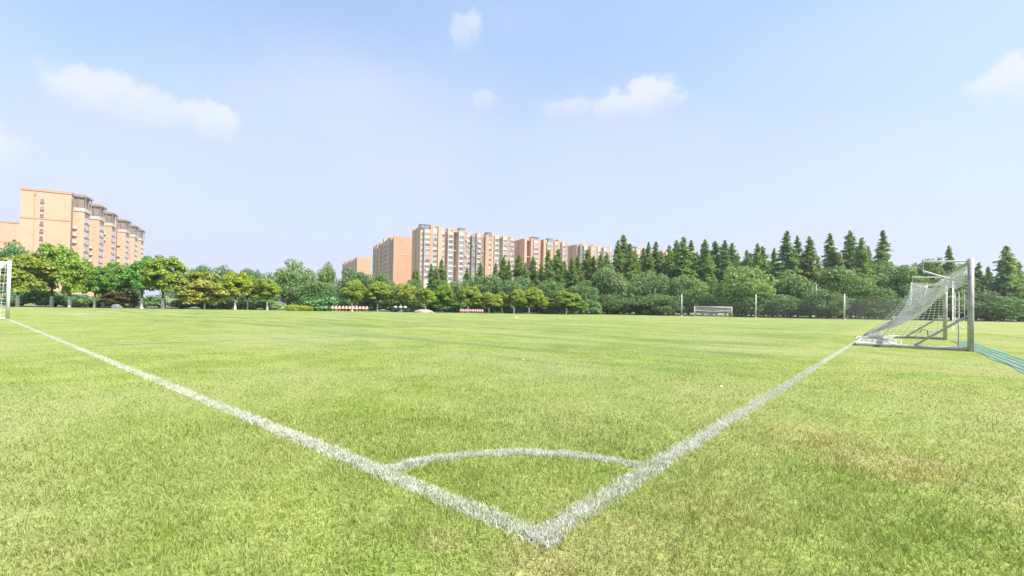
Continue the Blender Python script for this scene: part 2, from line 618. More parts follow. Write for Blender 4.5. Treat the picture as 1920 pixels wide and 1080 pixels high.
# numpy copies of the line layout (goal line, touch line, corner arc, penalty line)
LINE_W = 0.108
cn = np.array([CORNER.x, CORNER.y])
un = np.array([U.x, U.y])
vn = np.array([V_.x, V_.y])
PEN_B = float((ground(151, 649) - CORNER).dot(V_))     # penalty area side, metres from the corner


def line_masks(P, jit):
    a = (P - cn) @ un
    b = (P - cn) @ vn
    h = LINE_W / 2 + jit
    far = 0.0
    goal = (np.abs(a) < h * 1.15) & (b > -0.05) & (b < 60)
    touch = (np.abs(b) < h * 1.15) & (a > -0.05) & (a < 95)
    arc = (np.abs(np.hypot(a, b) - 1.0) < h * .92) & (a > 0) & (b > 0)
    return goal, touch & ~goal, arc & ~goal & ~touch


def blade_field(n_target=720000, half=1.16, r0=0.6, r1=34.0):
    """roots of grass blades: as many per patch of picture near and far"""
    # radial density rho(r)*r: constant density to 2.4 m, then falling as r^-1.8
    rr = np.linspace(r0, r1, 4000)
    dens = np.where(rr < 2.4, 1.0, (2.4 / rr) ** 1.85) * rr
    cdf = np.cumsum(dens)
    cdf /= cdf[-1]
    r = np.interp(RNG.random(n_target), cdf, rr)
    th = (RNG.random(n_target) * 2 - 1) * half
    return np.stack([np.sin(th) * r, np.cos(th) * r], 1), r


_lat = RNG.random((257, 257))


def vnoise(P, cell):
    """smooth value noise on the ground plane"""
    q = P / cell + 71.3
    i = np.floor(q).astype(int)
    f = q - i
    f = f * f * (3 - 2 * f)
    g = lambda dx, dy: _lat[(i[:, 0] + dx) % 257, (i[:, 1] + dy) % 257]
    return (g(0, 0) * (1 - f[:, 0]) + g(1, 0) * f[:, 0]) * (1 - f[:, 1]) + (g(0, 1) * (1 - f[:, 0]) + g(1, 1) * f[:, 0]) * f[:, 1]


def clump(P):
    """taller tufts and thin spots"""
    return 0.55 + 0.55 * vnoise(P, 0.33) + 0.55 * vnoise(P, 0.085)


def blades_mesh(name, P, r, mat, hscale=1.0, base_faces=None, z0=0.0):
    n = len(P)
    near = r < 4.0
    h = (0.010 + 0.020 * RNG.random(n) ** 1.5) * hscale * clump(P) * np.clip(1.22 - r * 0.075, 0.30, 1.0)
    w = 0.00145 * np.clip(r / 2.2, 1, None) ** 0.78 * (0.7 + 0.6 * RNG.random(n))
    az = RNG.random(n) * 2 * np.pi
    lean = (0.25 + 0.95 * RNG.random(n)) * h
    dx, dy = np.cos(az) * lean, np.sin(az) * lean
    sa = RNG.random(n) * 2 * np.pi
    sx, sy = np.cos(sa) * w, np.sin(sa) * w
    X, Y = P[:, 0], P[:, 1]
    k = 5
    Vv = np.empty((n, k, 3), np.float32)
    zero = np.full(n, z0)
    Vv[:, 0] = np.stack([X - sx, Y - sy, zero], 1)
    Vv[:, 1] = np.stack([X + sx, Y + sy, zero], 1)
    Vv[:, 2] = np.stack([X + sx * .8 + dx * .38, Y + sy * .8 + dy * .38, z0 + h * .62], 1)
    Vv[:, 3] = np.stack([X - sx * .8 + dx * .38, Y - sy * .8 + dy * .38, z0 + h * .62], 1)
    Vv[:, 4] = np.stack([X + dx, Y + dy, z0 + h], 1)
    idx = np.arange(n, dtype=np.int64) * k
    # far blades: one triangle from root to tip; near ones: a quad and a tip
    nn, nf = idx[near], idx[~near]
    quads = np.stack([nn, nn + 1, nn + 2, nn + 3], 1)
    tips = np.stack([nn + 3, nn + 2, nn + 4], 1)
    tri = np.stack([nf, nf + 1, nf + 4], 1)
    loops = np.concatenate([quads.ravel(), tips.ravel(), tri.ravel()])
    counts = np.concatenate([np.full(len(nn), 4), np.full(len(nn), 3), np.full(len(nf), 3)])
    rnd = np.repeat(RNG.random(n), k)
    Vv = Vv.reshape(-1, 3)
    if base_faces is not None:
        bv, bf = base_faces
        off = len(Vv)
        Vv = np.concatenate([Vv, np.array(bv, np.float32)])
        rnd = np.concatenate([rnd, np.full(len(bv), 0.0)])
        loops = np.concatenate([loops, (np.array(bf) + off).ravel()])
        counts = np.concatenate([counts, np.full(len(bf), 4)])
    me = bpy.data.meshes.new(name)
    me.vertices.add(len(Vv))
    me.vertices.foreach_set('co', Vv.ravel().astype(np.float32))
    me.loops.add(len(loops))
    me.loops.foreach_set('vertex_index', loops.astype(np.int32))
    me.polygons.add(len(counts))
    st = np.concatenate([[0], np.cumsum(counts)[:-1]])
    me.polygons.foreach_set('loop_start', st.astype(np.int32))
    at_ = me.attributes.new('rnd', 'FLOAT', 'POINT')
    at_.data.foreach_set('value', rnd.astype(np.float32))
    me.materials.append(mat)
    me.update(calc_edges=True)
    return me


P, R_ = blade_field()
jit = (RNG.random(len(P)) - 0.5) * 0.035
g_m, t_m, a_m = line_masks(P, jit)
anyl = g_m | t_m | a_m
keep = (~anyl | (RNG.random(len(P)) < 0.45)) & (RNG.random(len(P)) < 0.45 + 1.1 * vnoise(P, 0.12))
tag(link('grass', blades_mesh('grass', P[keep], R_[keep], M_BLADE)),
    'short mown lawn grass covering the whole football pitch', 'grass', kind='stuff')


def ribbon(pts, w, z=0.004):
    """quads along a polyline of 2D points"""
    v, f = [], []
    for i, p in enumerate(pts):
        d = pts[min(i + 1, len(pts) - 1)] - pts[max(i - 1, 0)]
        d = d / np.linalg.norm(d)
        n = np.array([-d[1], d[0]]) * w / 2
        v += [(*(p + n), z), (*(p - n), z)]
    for i in range(len(pts) - 1):
        f.append((2 * i + 1, 2 * i + 3, 2 * i + 2, 2 * i))
    return v, f


def line_pts(p0, p1, n):
    return [p0 + (p1 - p0) * t for t in np.linspace(0, 1, n)]


def painted(name, curve, length, w, z, label, near=11.0):
    """coated grass blades along a curve s -> point; beyond `near` metres a thin coat on the turf sheet takes over"""
    smax = min(length, 34.0)
    n = 13000 if length < 3 else 34000
    grid = np.linspace(0, smax, 2000)
    gp_, _ = curve(grid)
    rr = np.hypot(gp_[:, 0], gp_[:, 1])
    cdf = np.cumsum(np.where(rr < 2.6, 1.0, (2.6 / rr) ** 1.5))
    ss = np.interp(RNG.random(n), cdf / cdf[-1], grid)
    off = RNG.normal(size=n) * w * 0.30
    off = np.where(np.abs(off) > w * .62, (RNG.random(n) - .5) * w, off)
    pt, nr = curve(ss)
    Q = pt + nr * off[:, None]
    r = np.hypot(Q[:, 0], Q[:, 1])
    pts = None
    if length > near:
        a_, _ = curve(np.linspace(near * .75, length, 120))
        pts = ribbon(list(a_), w * .80, z)
    o = link(name, blades_mesh(name, Q, r, M_PAINT, 0.85, pts))
    tag(o, label, 'pitch marking', kind='structure')
    return o


def straight(d, nrm, start=0.0):
    return lambda s_: (cn + np.outer(s_ + start, d), np.repeat(nrm[None], len(s_), 0))


def arc_curve(s_):
    t_ = 0.04 + np.asarray(s_) * (math.pi / 2 - 0.08) / 1.5
    rad = np.outer(np.cos(t_), un) + np.outer(np.sin(t_), vn)
    return cn + rad * 1.02, rad


painted('goal_line', straight(vn, un, -.07), 60, LINE_W, 0.004, 'white goal line running left to the white goal')
painted('touch_line', straight(un, vn, -.03), 95, LINE_W, 0.005, 'white touch line running right behind the net goal')
painted('corner_arc', arc_curve, 1.5, LINE_W * .82, 0.006, 'white quarter circle at the pitch corner')


def thin_line(name, pts, w, z, label):
    mb = MB()
    v, f = ribbon(pts, w, z)
    mb.v, mb.f, mb.m = v, f, [0] * len(f)
    o = mb.build(name, M_PAINT)
    tag(o, label, 'pitch marking', kind='structure')


pen0 = cn + vn * PEN_B
pen1 = pen0 + un * 16.5
thin_line('penalty_side_line', line_pts(pen0 + un * .07, pen1, 40), 0.085, 0.012, 'thin worn line of the penalty area starting at the goal line')
thin_line('penalty_front_line', line_pts(pen1, pen1 + vn * 22, 30), 0.07, 0.012, 'faint far line of the penalty area')
n1, n2 = ground(1835, 624), ground(1990, 641)
thin_line('neighbour_pitch_line', line_pts(np.array(n1[:2]), np.array(n2[:2]), 12), 0.10, 0.02, 'faint white line on the lawn right of the net goal')


# ------------------------------------------------------------------ buildings
ROW = math.atan2(0.48, 0.875)          # direction of the housing grid
FH = 2.95                              # storey height
_wcache = {}


def window_mesh(w, h, kind='plain'):
    key = (round(w, 2), round(h, 2), kind)
    if key in _wcache:
        return _wcache[key]
    mb = MB()
    t = 0.09
    # local: x across, y out of the wall is negative, z up; origin at the lower middle
    gm = 1
    mb.box((-w / 2, -0.02, 0), (w / 2, 0.05, h), gm)
    for x in (-w / 2, w / 2 - t):
        mb.box((x, -0.10, 0), (x + t, 0.0, h), 0)
    mb.box((-w / 2 + t, -0.10, 0), (w / 2 - t, 0.0, t), 0)
    mb.box((-w / 2 + t, -0.10, h - t), (w / 2 - t, 0.0, h), 0)
    n = max(1, int(round(w / 1.0)))
    for i in range(1, n):
        x = -w / 2 + w * i / n
        mb.box((x - 0.035, -0.085, t), (x + 0.035, -0.0205, h - t), 0)
    if kind == 'sill':
        mb.box((-w / 2, -0.25, -0.5), (w / 2, -0.003, -0.02), 2)
    if kind == 'maroon':
        mb.box((-w / 2, -0.06, -0.95), (w / 2, 0.0, -0.02), 2)
    mats = [M['frame'], M['glass_blue'] if kind == 'blue' else M['glass'], M['maroon'] if kind == 'maroon' else M['rail']]
    me = mb.mesh('window', mats)
    _wcache[key] = me
    return me


AC_MESH = MB().box((-.42, -.42, 0), (.42, -.003, .58)).box((-.46, -.46, -.08), (.46, -.003, -.003)).mesh('air_conditioner', M['acunit'])


def add_window(parent, x, y, z, w, h, rz=0.0, kind='plain'):
    o = link('window', window_mesh(w, h, kind), parent, (x, y, z))
    o.rotation_euler = (0, 0, rz)
    return o


def facade_strips(root, strips, H, y0, x0=0.0, rz=0.0, first=5, floors=15, flip=False, seed=0):
    """vertical strips across one facade. Each strip: (width, out, type).
    wall  plain rendered column      bay   pale window bay     pink  pink window bay
    glass glazed bay                 slit  deep recess with beams   win  rendered wall with windows"""
    rg = random.Random(seed)

    def T(x, y):
        c, s = math.cos(rz), math.sin(rz)
        return (x0 + c * x - s * y, y0 + s * x + c * y)
    fr = root
    x = 0.0
    for (w, out, ty) in strips:
        top = H
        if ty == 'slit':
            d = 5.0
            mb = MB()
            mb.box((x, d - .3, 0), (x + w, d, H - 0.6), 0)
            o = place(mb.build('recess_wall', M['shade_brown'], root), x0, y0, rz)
            k = 2
            while k < floors:
                bm = MB().box((x + .003, -0.05, k * FH - .45), (x + w - .003, 0.55, k * FH + .05), 0)
                place(bm.build('beam', M['peach'], root), x0, y0, rz)
                k += 3
            mb = MB().box((x, -0.02, H - 1.1), (x + w, d, H + .15), 0)
            place(mb.build('top_beam', M['orange'], root), x0, y0, rz)
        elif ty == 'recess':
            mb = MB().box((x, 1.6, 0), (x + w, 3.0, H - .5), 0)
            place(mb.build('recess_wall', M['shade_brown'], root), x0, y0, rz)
            if w > 1.9:
                for k in range(first, floors):
                    px, py = T(x + w / 2, 1.6)
                    add_window(root, px, py, k * FH + .8, w - .7, 1.5, rz)
        else:
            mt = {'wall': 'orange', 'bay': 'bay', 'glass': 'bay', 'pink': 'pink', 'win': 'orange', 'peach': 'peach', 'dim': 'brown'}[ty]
            top = H + (rg.choice([0, .6, 1.3]) if ty in ('wall', 'peach') else rg.choice([-.3, -.8, -1.5]))
            mb = MB().box((x, -out, 0), (x + w, 6.0, top), 0)
            place(mb.build({'wall': 'column', 'peach': 'column'}.get(ty, 'bay_wall'), M[mt], root), x0, y0, rz)
            if ty in ('bay', 'glass', 'pink'):
                for xa in (x + .003, x + w - .25):
                    pl = MB().box((xa, -out - .24, 0), (xa + .245, -out - .003, top - .05), 0)
                    place(pl.build('pilaster', M['orange' if (seed + int(x)) % 2 else 'peach'], root), x0, y0, rz)
            if ty in ('bay', 'glass', 'pink', 'win', 'dim'):
                cap = MB().box((x - .06, -out - .12, top), (x + w + .06, 6.0, top + .45), 0)
                place(cap.build('cornice', M['trim' if ty != 'pink' else 'orange'], root), x0, y0, rz)
                for k in range(first, floors):
                    px, py = T(x + w / 2, -out)
                    if ty != 'glass' and rg.random() < .30:
                        ax, ay = T(x + w * rg.choice([.3, .5, .7]), -out - .14)
                        ac = link('air_conditioner', AC_MESH, root, (ax, ay, k * FH + .05))
                        ac.rotation_euler = (0, 0, rz)
                    if ty == 'glass':
                        add_window(root, px, py, k * FH + .45, w - .9, 2.0, rz, 'blue')
                    elif ty == 'bay':
                        add_window(root, px, py, k * FH + .75, w - .7, 1.65, rz, 'sill' if rg.random() < .5 else 'plain')
                    elif ty == 'pink':
                        add_window(root, px, py, k * FH + .85, w - 1.0, 1.45, rz, 'sill')
                    else:
                        add_window(root, px, py, k * FH + .9, min(w - .6, 1.7), 1.4, rz)
        x += w
    return x


def place(o, x, y, rz):
    o.location = (x, y, 0)
    o.rotation_euler = (0, 0, rz)
    return o


def part_box(root, name, lo, hi, mat):
    return MB().box(lo, hi).build(name, M[mat], root)


def glass_house(root, x0, x1, y0, y1, z0, h):
    """glazed room on a roof"""
    part_box(root, 'roof_room', (x0 + .05, y0 + .05, z0), (x1 - .05, y1, z0 + h), 'glass_blue')
    mb = MB()
    n = max(2, int((x1 - x0) / 1.1))
    for i in range(n + 1):
        x = x0 + (x1 - x0) * i / n
        mb.box((x - .07, y0 - .03, z0), (x + .07, y0 + .06, z0 + h))
    mb.box((x0 - .2, y0 - .25, z0 + h), (x1 + .2, y1, z0 + h + .22))
    mb.build('roof_room_frame', M['rail'], root)


STRIPS_A = [(2.0, .2, 'glass'), (3.5, 1.2, 'bay'), (1.3, 1.4, 'wall'), (3.2, .3, 'bay'), (2.0, 1.0, 'peach'), (2.1, .6, 'bay'), (1.5, 0, 'recess'),
            (3.4, 1.3, 'glass'), (3.0, 0, 'slit'), (3.3, 1.3, 'glass'), (2.0, .9, 'pink'), (2.2, .5, 'bay')]
STRIPS_B = [(2.0, 0, 'recess'), (2.7, .2, 'dim'), (3.0, 1.0, 'bay'), (2.6, .1, 'dim'), (2.0, 1.2, 'wall'), (2.1, .6, 'bay'), (1.5, .9, 'peach'),
            (3.1, 1.3, 'glass'), (2.4, 0, 'slit'), (3.1, 1.3, 'bay'), (2.4, 1.0, 'pink'), (2.6, .5, 'bay')]
STRIPS_D = [(1.6, .4, 'peach'), (2.6, 0, 'slit'), (1.8, .9, 'wall'), (3.6, 1.2, 'bay'), (1.6, .8, 'wall'), (2.6, 0, 'recess'), (2.2, .5, 'peach'),
            (3.0, 1.2, 'glass'), (2.3, .8, 'wall'), (2.8, 1.2, 'bay'), (1.4, 1.3, 'wall'), (1.6, 0, 'slit'), (2.8, 1.2, 'bay'), (2.0, .8, 'pink')]


def tower(px, depth, top_py, strips, label, left_wall=True, first=5, seed=1, rooms=()):
    p = at(px, depth)
    H = hgt(px, top_py, depth)
    root = empty('apartment_tower', p, ROW, label, 'building', 'orange towers above the tree line')
    wid = sum(s[0] for s in strips)
    part_box(root, 'core_wall', (0.02, 5.2, 0), (wid - .02, 14.0, H - .3), 'orange')
    floors = int(H / FH)
    facade_strips(root, strips, H, 0.0, first=first, floors=floors, seed=seed)
    part_box(root, 'roof', (0.3, 5.5, H - .28), (wid - .3, 13.8, H + .05), 'roof')
    part_box(root, 'parapet', (-.05, 13.8, H - .3), (wid + .05, 14.1, H + .8), 'orange')
    # stair and lift houses
    rg = random.Random(seed)
    for xx in (wid * .30, wid * .62):
        part_box(root, 'stair_house', (xx, 6.2, H), (xx + 3.4, 10, H + 1.6 + rg.random() * .6), 'peach')
    mb = MB()
    mb.tube([(wid * .5, 7, H), (wid * .5, 7, H + 3.2)], 0.05, 5)
    mb.build('aerial', M['dark'], root)
    for (xa, xb) in rooms:
        glass_house(root, xa, xb, -.9, 4.0, H - 3.2 + 2.4, 2.2)
    # shaded left end wall with its slot and bands
    if left_wall:
        part_box(root, 'end_wall', (-.35, 0.3, 0), (-.003, 5.9, H), 'peach')
        part_box(root, 'end_wall', (-.35, 7.4, 0), (-.003, 13.7, H - .4), 'peach')
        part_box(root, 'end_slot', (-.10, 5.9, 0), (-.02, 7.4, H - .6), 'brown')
        for k in range(first, floors):
            add_window(root, -.11, 6.65, k * FH + .8, 1.1, 1.5, -math.pi / 2)
    return root, wid, H


tower(785, 252, 425, STRIPS_A, 'tallest orange apartment tower above the trees, nearest of the central row', seed=3, rooms=((0.2, 5.3), (23.0, 26.0)))
tower(876, 264, 437, STRIPS_B, 'orange apartment tower joined right of the tallest central one', False, seed=5, rooms=((11.6, 14.3),))
tower(981, 284, 447, STRIPS_D, 'orange apartment tower with two blue roof rooms, middle of the row', seed=8, rooms=((6.2, 9.6), (17.2, 20.4)))
tower(1081, 312, 458, STRIPS_B, 'orange apartment tower half hidden by conifers, fourth in the row', seed=11, rooms=())
tower(1184, 330, 466, STRIPS_A[3:], 'distant orange apartment tower seen through gaps between conifers', seed=14, rooms=((2.0, 4.4),))
tower(1246, 342, 473, STRIPS_D[4:9], 'farthest orange apartment tower, a sliver behind the conifers', False, seed=15)


def side_slab(px, depth, top_py, length, width, label, seed, bays):
    """slab seen end on: a blank rendered end wall and a long shaded window side facing left"""
    p = at(px, depth)
    H = hgt(px, top_py, depth)
    root = empty('apartment_slab', p, ROW, label, 'building', 'long orange slabs behind the towers')
    part_box(root, 'core_wall', (1.2, 0.4, 0), (width, length, H - .2), 'orange')
    part_box(root, 'end_wall', (0.6, -0.1, 0), (width + .3, 0.4, H + .3), 'orange')
    part_box(root, 'end_band', (0.6, -0.22, H * .74), (width + .3, -0.103, H * .74 + .5), 'peach')
    part_box(root, 'parapet_notch', (width * .28, -0.20, H - 3.6), (width * .50, -0.104, H - .4), 'pipe')
    part_box(root, 'roof', (1.0, .41, H - .19), (width, length, H + .05), 'roof')
    floors = int(H / FH)
    facade_strips(root, bays, H, length, 0.8, rz=-math.pi / 2, first=6, floors=floors, seed=seed)
    return root


BAYS_C = [(3.0, .6, 'peach'), (4.0, 1.2, 'bay'), (3.0, .2, 'dim'), (3.6, 1.2, 'glass'), (2.5, 1.6, 'peach'), (3.0, 0, 'recess'), (4.0, 1.2, 'bay'),
          (3.0, 1.6, 'peach'), (4.2, .8, 'glass'), (3.4, .2, 'dim'), (3.0, 1.5, 'peach'), (4.4, 1.0, 'bay'), (4.0, .8, 'glass'), (2.6, 0, 'recess'),
          (3.0, 1.6, 'peach'), (4.0, 1.0, 'glass'), (3.2, .5, 'dim'), (2.5, .8, 'peach')]
side_slab(736, 293, 443, sum(b[0] for b in BAYS_C), 14, 'orange slab with blank bright end wall left of the tallest tower', 21, BAYS_C)
BAYS_Z = [(5, 1.8, 'peach'), (5, .4, 'bay'), (6, .3, 'dim'), (5, 2.0, 'peach'), (6, .6, 'bay'), (6, .3, 'dim'), (5, 2.0, 'peach'), (6, .6, 'bay'), (5, .3, 'dim'),
          (5, 2.0, 'peach'), (6, .6, 'bay'), (6, .3, 'dim'), (5, 1.8, 'peach'), (7, .6, 'bay')]
side_slab(668, 419, 482, sum(b[0] for b in BAYS_Z), 12, 'small distant orange slab at the left end of the central buildings', 22, BAYS_Z)


# --- comb shaped blocks on the left: tall blank end wall with stair windows, wings with roofed terraces
def wing_block(root, x, y, H, proj, ln, seed):
    """one wing standing out from the long side (towards +x), its blank side facing the camera"""
    rg = random.Random(seed)
    hw = H * .845
    part_box(root, 'wing_wall', (x, y, 0), (x + proj, y + ln, hw), 'peach')
    part_box(root, 'wing_cornice', (x - .003, y - .25, hw), (x + proj + .35, y + ln + .25, hw + .55), 'trim')
    part_box(root, 'penthouse', (x, y + .35, hw + .553), (x + proj - .25, y + ln - .35, H - .9), 'brown')
    cp = part_box(root, 'penthouse_canopy', (x - .3, y - .3, H - .9), (x + proj + .9, y + ln + .3, H - .25), 'canopy')
    part_box(cp, 'canopy_cap', (x, y + .8, H - .247), (x + proj - .3, y + ln - .8, H + .35), 'canopy')
    for (cx, cy2) in ((x + proj + .3, y + .1), (x + proj + .3, y + ln - .1), (x + proj + .3, y + ln / 2), (x + proj * .45, y + .1)):
        mb = MB().tube([(cx, cy2, hw + .55), (cx, cy2, H - .9)], .16, 6)
        mb.build('terrace_column', M['canopy'], root)
    mb = MB()
    mb.box((x + .2, y - .12, hw + .553), (x + proj + .25, y - .05, hw + 1.5))
    mb.box((x + proj + .18, y - .045, hw + .553), (x + proj + .25, y + ln, hw + 1.5))
    mb.build('terrace_rail', M['rail'], root)
    fl = int(hw / FH)
    part_box(root, 'window_strip', (x + proj - .05, y + ln * .10, 6), (x + proj + .02, y + ln * .90, hw - .4), 'strip')
    for k in range(4, fl):
        for j in range(3):
            yy = y + ln * (.18 + .32 * j)
            add_window(root, x + proj + .021, yy, k * FH + .7, ln * .22, 1.8, math.pi / 2, 'sill' if (j + k) % 2 else 'plain')
        # small vents on the blank side
        if k > 4:
            mb = MB().box((x + proj * .36, y - .10, k * FH + 1.2), (x + proj * .58, y - .003, k * FH + 1.5))
            mb.build('vent', M['pipe'], root)
    for k in rg.sample(range(5, fl), 3):
        mb = MB().box((x + .3, y - .75, k * FH + .5), (x + 1.5, y - .003, k * FH + 1.2))
        mb.box((x + .2, y - .8, k * FH + .35), (x + 1.6, y - .003, k * FH + .497))
        mb.build('air_conditioner', M['acunit'], root)


def comb_block(px, depth, top_py, width, label, ys, proj, ln, seed, first=4, length=None, end_details=True):
    p = at(px, depth)
    H = hgt(px, top_py, depth)
    root = empty('apartment_block', p, ROW, label, 'building', 'peach apartment blocks on the left')
    length = length or ys[-1] + 22
    part_box(root, 'core_wall', (0, .3, 0), (width, length, H - .5), 'peach')
    part_box(root, 'end_wall', (-.1, -.1, 0), (width + .1, .3, H - .6), 'peach')
    part_box(root, 'parapet', (-.35, -.35, H - .6), (width + .35, length, H), 'peach')
    part_box(root, 'parapet_cap', (-.45, -.45, H), (width + .45, length, H + .18), 'trim')
    if end_details:
        part_box(root, 'end_band', (-.2, -.26, H * .735), (width + .2, -.103, H * .735 + .45), 'orange')
        part_box(root, 'drain_pipe', (width * .27, -.24, 0), (width * .27 + .14, -.103, H - 1.0), 'pipe')
        part_box(root, 'vent_box', (width * .255, -.36, H - 2.4), (width * .31, -.245, H - 1.4), 'pipe')
        mb = MB()
        mb.box((width * .36, -.20, 0), (width * .375, -.103, H - 1.4))
        mb.box((width * .465, -.20, 0), (width * .48, -.103, H - 1.4))
        mb.build('stair_strip', M['trim'], root)
        for k in range(first, int(H / FH)):
            z = k * FH + .9
            if abs(z - H * .735) < .9:
                z += .6
            add_window(root, width * .42, -.104, z, width * .085, 1.15, 0, 'maroon')
    # stair strips between the wings
    fl = int(H / FH)
    for i, y in enumerate(ys):
        part_box(root, 'window_strip', (width - .05, (ys[i - 1] + ln if i else .45) + .1, 6), (width + .02, y - .1, H - 2.2), 'strip')
        wing_block(root, width, y, H, proj, ln, seed + i)
        y1 = ys[i + 1] if i + 1 < len(ys) else length
        for k in range(first, fl - 1):
            for j, yy in enumerate((y - 2.6, (y + ln + y1) / 2)):
                if yy > 0.8 and yy < length:
                    add_window(root, width + .021, yy, k * FH + .6, 2.6, 1.9, math.pi / 2, 'sill')
    return root


q = at(33, 181)
c, s_ = math.cos(ROW), math.sin(ROW)


def along(px, x):
    """distance along the block's long side at which a point x across it is seen in column px"""
    t_ = (px - 960) / F_PX
    return (q.x + c * x - t_ * (q.y + s_ * x)) / (t_ * c + s_)


PJ, LN, WID = 3.5, 7.5, 14.6
ys = [along(px, WID + PJ) for px in (153, 182, 205)]
root = comb_block(33, 181, 352, WID, 'large peach apartment block with stepped row of roofed wings, far left', ys, PJ, LN, 40, length=ys[-1] + 17)
# the row goes on behind it as a second block, set a little forward
y2 = ys[-1] + 19
ys2 = [along(px, WID + PJ + 1.2) - y2 for px in (232, 249, 261)]
o2 = comb_block(33, 181, 352, WID, 'rear peach apartment block continuing behind the large left one', ys2, PJ, LN, 50, length=ys2[-1] + 12, end_details=False, first=6)
o2.location = q + Vector((-s_ * y2 + c * 1.2, c * y2 + s_ * 1.2, 0))
comb_block(-80, 250, 409, 26.5, 'peach block at the left picture edge beyond the large one', [8.0], 4.5, 10.0, 60, length=40)

# ------------------------------------------------------------------ trees
LM = dict(
    camphor=leaf_mat('camphor_leaf', (0.120, 0.200, 0.035), (0.290, 0.370, 0.060), (0.430, 0.480, 0.120), 0.45),
    broad=leaf_mat('broad_leaf', (0.075, 0.132, 0.052), (0.175, 0.256, 0.096), (0.265, 0.350, 0.135), 0.42),
    conifer=leaf_mat('conifer_leaf', (0.085, 0.148, 0.050), (0.195, 0.295, 0.092), (0.300, 0.400, 0.130), 0.5),
    hedge=leaf_mat('hedge_leaf', (0.10, 0.17, 0.020), (0.28, 0.34, 0.045), (0.42, 0.44, 0.085)),
)


def rand_dirs(n):
    v = RNG.normal(size=(n, 3))
    return v / np.linalg.norm(v, axis=1)[:, None]


def card_axes(Nrm, size, elong=1.25):
    """two half axes per card, roughly across the given normal"""
    n = len(Nrm)
    a = np.cross(Nrm, rand_dirs(n))
    a /= np.maximum(np.linalg.norm(a, axis=1)[:, None], 1e-6)
    b = np.cross(Nrm, a)
    b /= np.maximum(np.linalg.norm(b, axis=1)[:, None], 1e-6)
    s = size * (0.6 + 0.8 * RNG.random(n))[:, None]
    return a * s * elong, b * s


def crown_round(seed, n_puffs=46, per=150, shape='dome', leaf=0.055, flat=0.8, low=-0.75):
    """unit crown (radius about 1, centre at 0) made of leafy puffs with gaps between"""
    global RNG
    keep_ = RNG
    RNG = np.random.default_rng(seed)
    Ps, As, Bs, rs = [], [], [], []
    k = 0
    while k < n_puffs:
        d = rand_dirs(1)[0]
        if d[2] < low:
            continue
        rad = 0.42 + 0.50 * RNG.random() ** 0.6
        prof = 1.0
        if shape == 'dome':
            prof = 1.0 if d[2] > 0 else 1.0 - 0.20 * abs(d[2])
        c_ = d * rad * prof * np.array([1, 1, flat])
        c_ *= (0.88 + 0.24 * RNG.random())
        pr = (0.20 + 0.17 * RNG.random())
        n = int(per * (pr / 0.28) ** 2)
        dd = rand_dirs(n)
        rr = pr * (0.55 + 0.5 * RNG.random(n) ** 0.5)
        p = c_ + dd * rr[:, None] * np.array([1.1, 1.1, 0.72])
        nrm = dd * 0.7 + rand_dirs(n) * 0.75 + np.array([0, 0, 0.35])
        nrm /= np.linalg.norm(nrm, axis=1)[:, None]
        a, b = card_axes(nrm, leaf)
        Ps.append(p), As.append(a), Bs.append(b)
        rs.append(np.clip(RNG.random() * 0.45 + RNG.random(n) * 0.6, 0, 1))
        k += 1
    RNG = keep_
    return np.concatenate(Ps), np.concatenate(As), np.concatenate(Bs), np.concatenate(rs)


def crown_layered(seed, leaf=0.05):
    """camphor-like: flat sprays of leaves stacked in an uneven dome"""
    global RNG
    keep_ = RNG
    RNG = np.random.default_rng(seed)
    Ps, As, Bs, rs = [], [], [], []
    p1, p2, p3 = RNG.random(3) * 6.28
    for k in range(74):
        z = -0.62 + 1.5 * RNG.random() ** 0.85
        rmax = math.sqrt(max(0.05, 1 - (max(z, -0.2) / 0.98) ** 2)) if z > -0.2 else 0.98 - 0.45 * (-0.2 - z)
        r = rmax * (0.25 + 0.75 * RNG.random() ** 0.55)
        th = RNG.random() * 2 * math.pi
        r *= 1 + .20 * math.sin(2 * th + p1) + .13 * math.sin(3 * th + p2 + z * 2)
        z *= 1 + .16 * math.sin(th + p3)
        c_ = np.array([math.cos(th) * r, math.sin(th) * r, z * 0.86])
        pr = 0.15 + 0.17 * RNG.random()
        n = int(135 * (pr / 0.25) ** 2)
        dd = rand_dirs(n)
        rr = pr * RNG.random(n) ** 0.45
        p = c_ + dd * rr[:, None] * np.array([1.25, 1.25, 0.55])
        # leaves on the top of a spray lie flatter and droop outwards
        p[:, 2] -= 0.30 * ((p[:, 0] - c_[0]) ** 2 + (p[:, 1] - c_[1]) ** 2) / pr
        nrm = dd * 0.45 + rand_dirs(n) * 0.6 + np.array([0, 0, 0.7])
        nrm /= np.linalg.norm(nrm, axis=1)[:, None]
        a, b = card_axes(nrm, leaf)
        Ps.append(p), As.append(a), Bs.append(b)
        rs.append(np.clip(RNG.random() * 0.5 + RNG.random(n) * 0.55, 0, 1))
    RNG = keep_
    return np.concatenate(Ps), np.concatenate(As), np.concatenate(Bs), np.concatenate(rs)


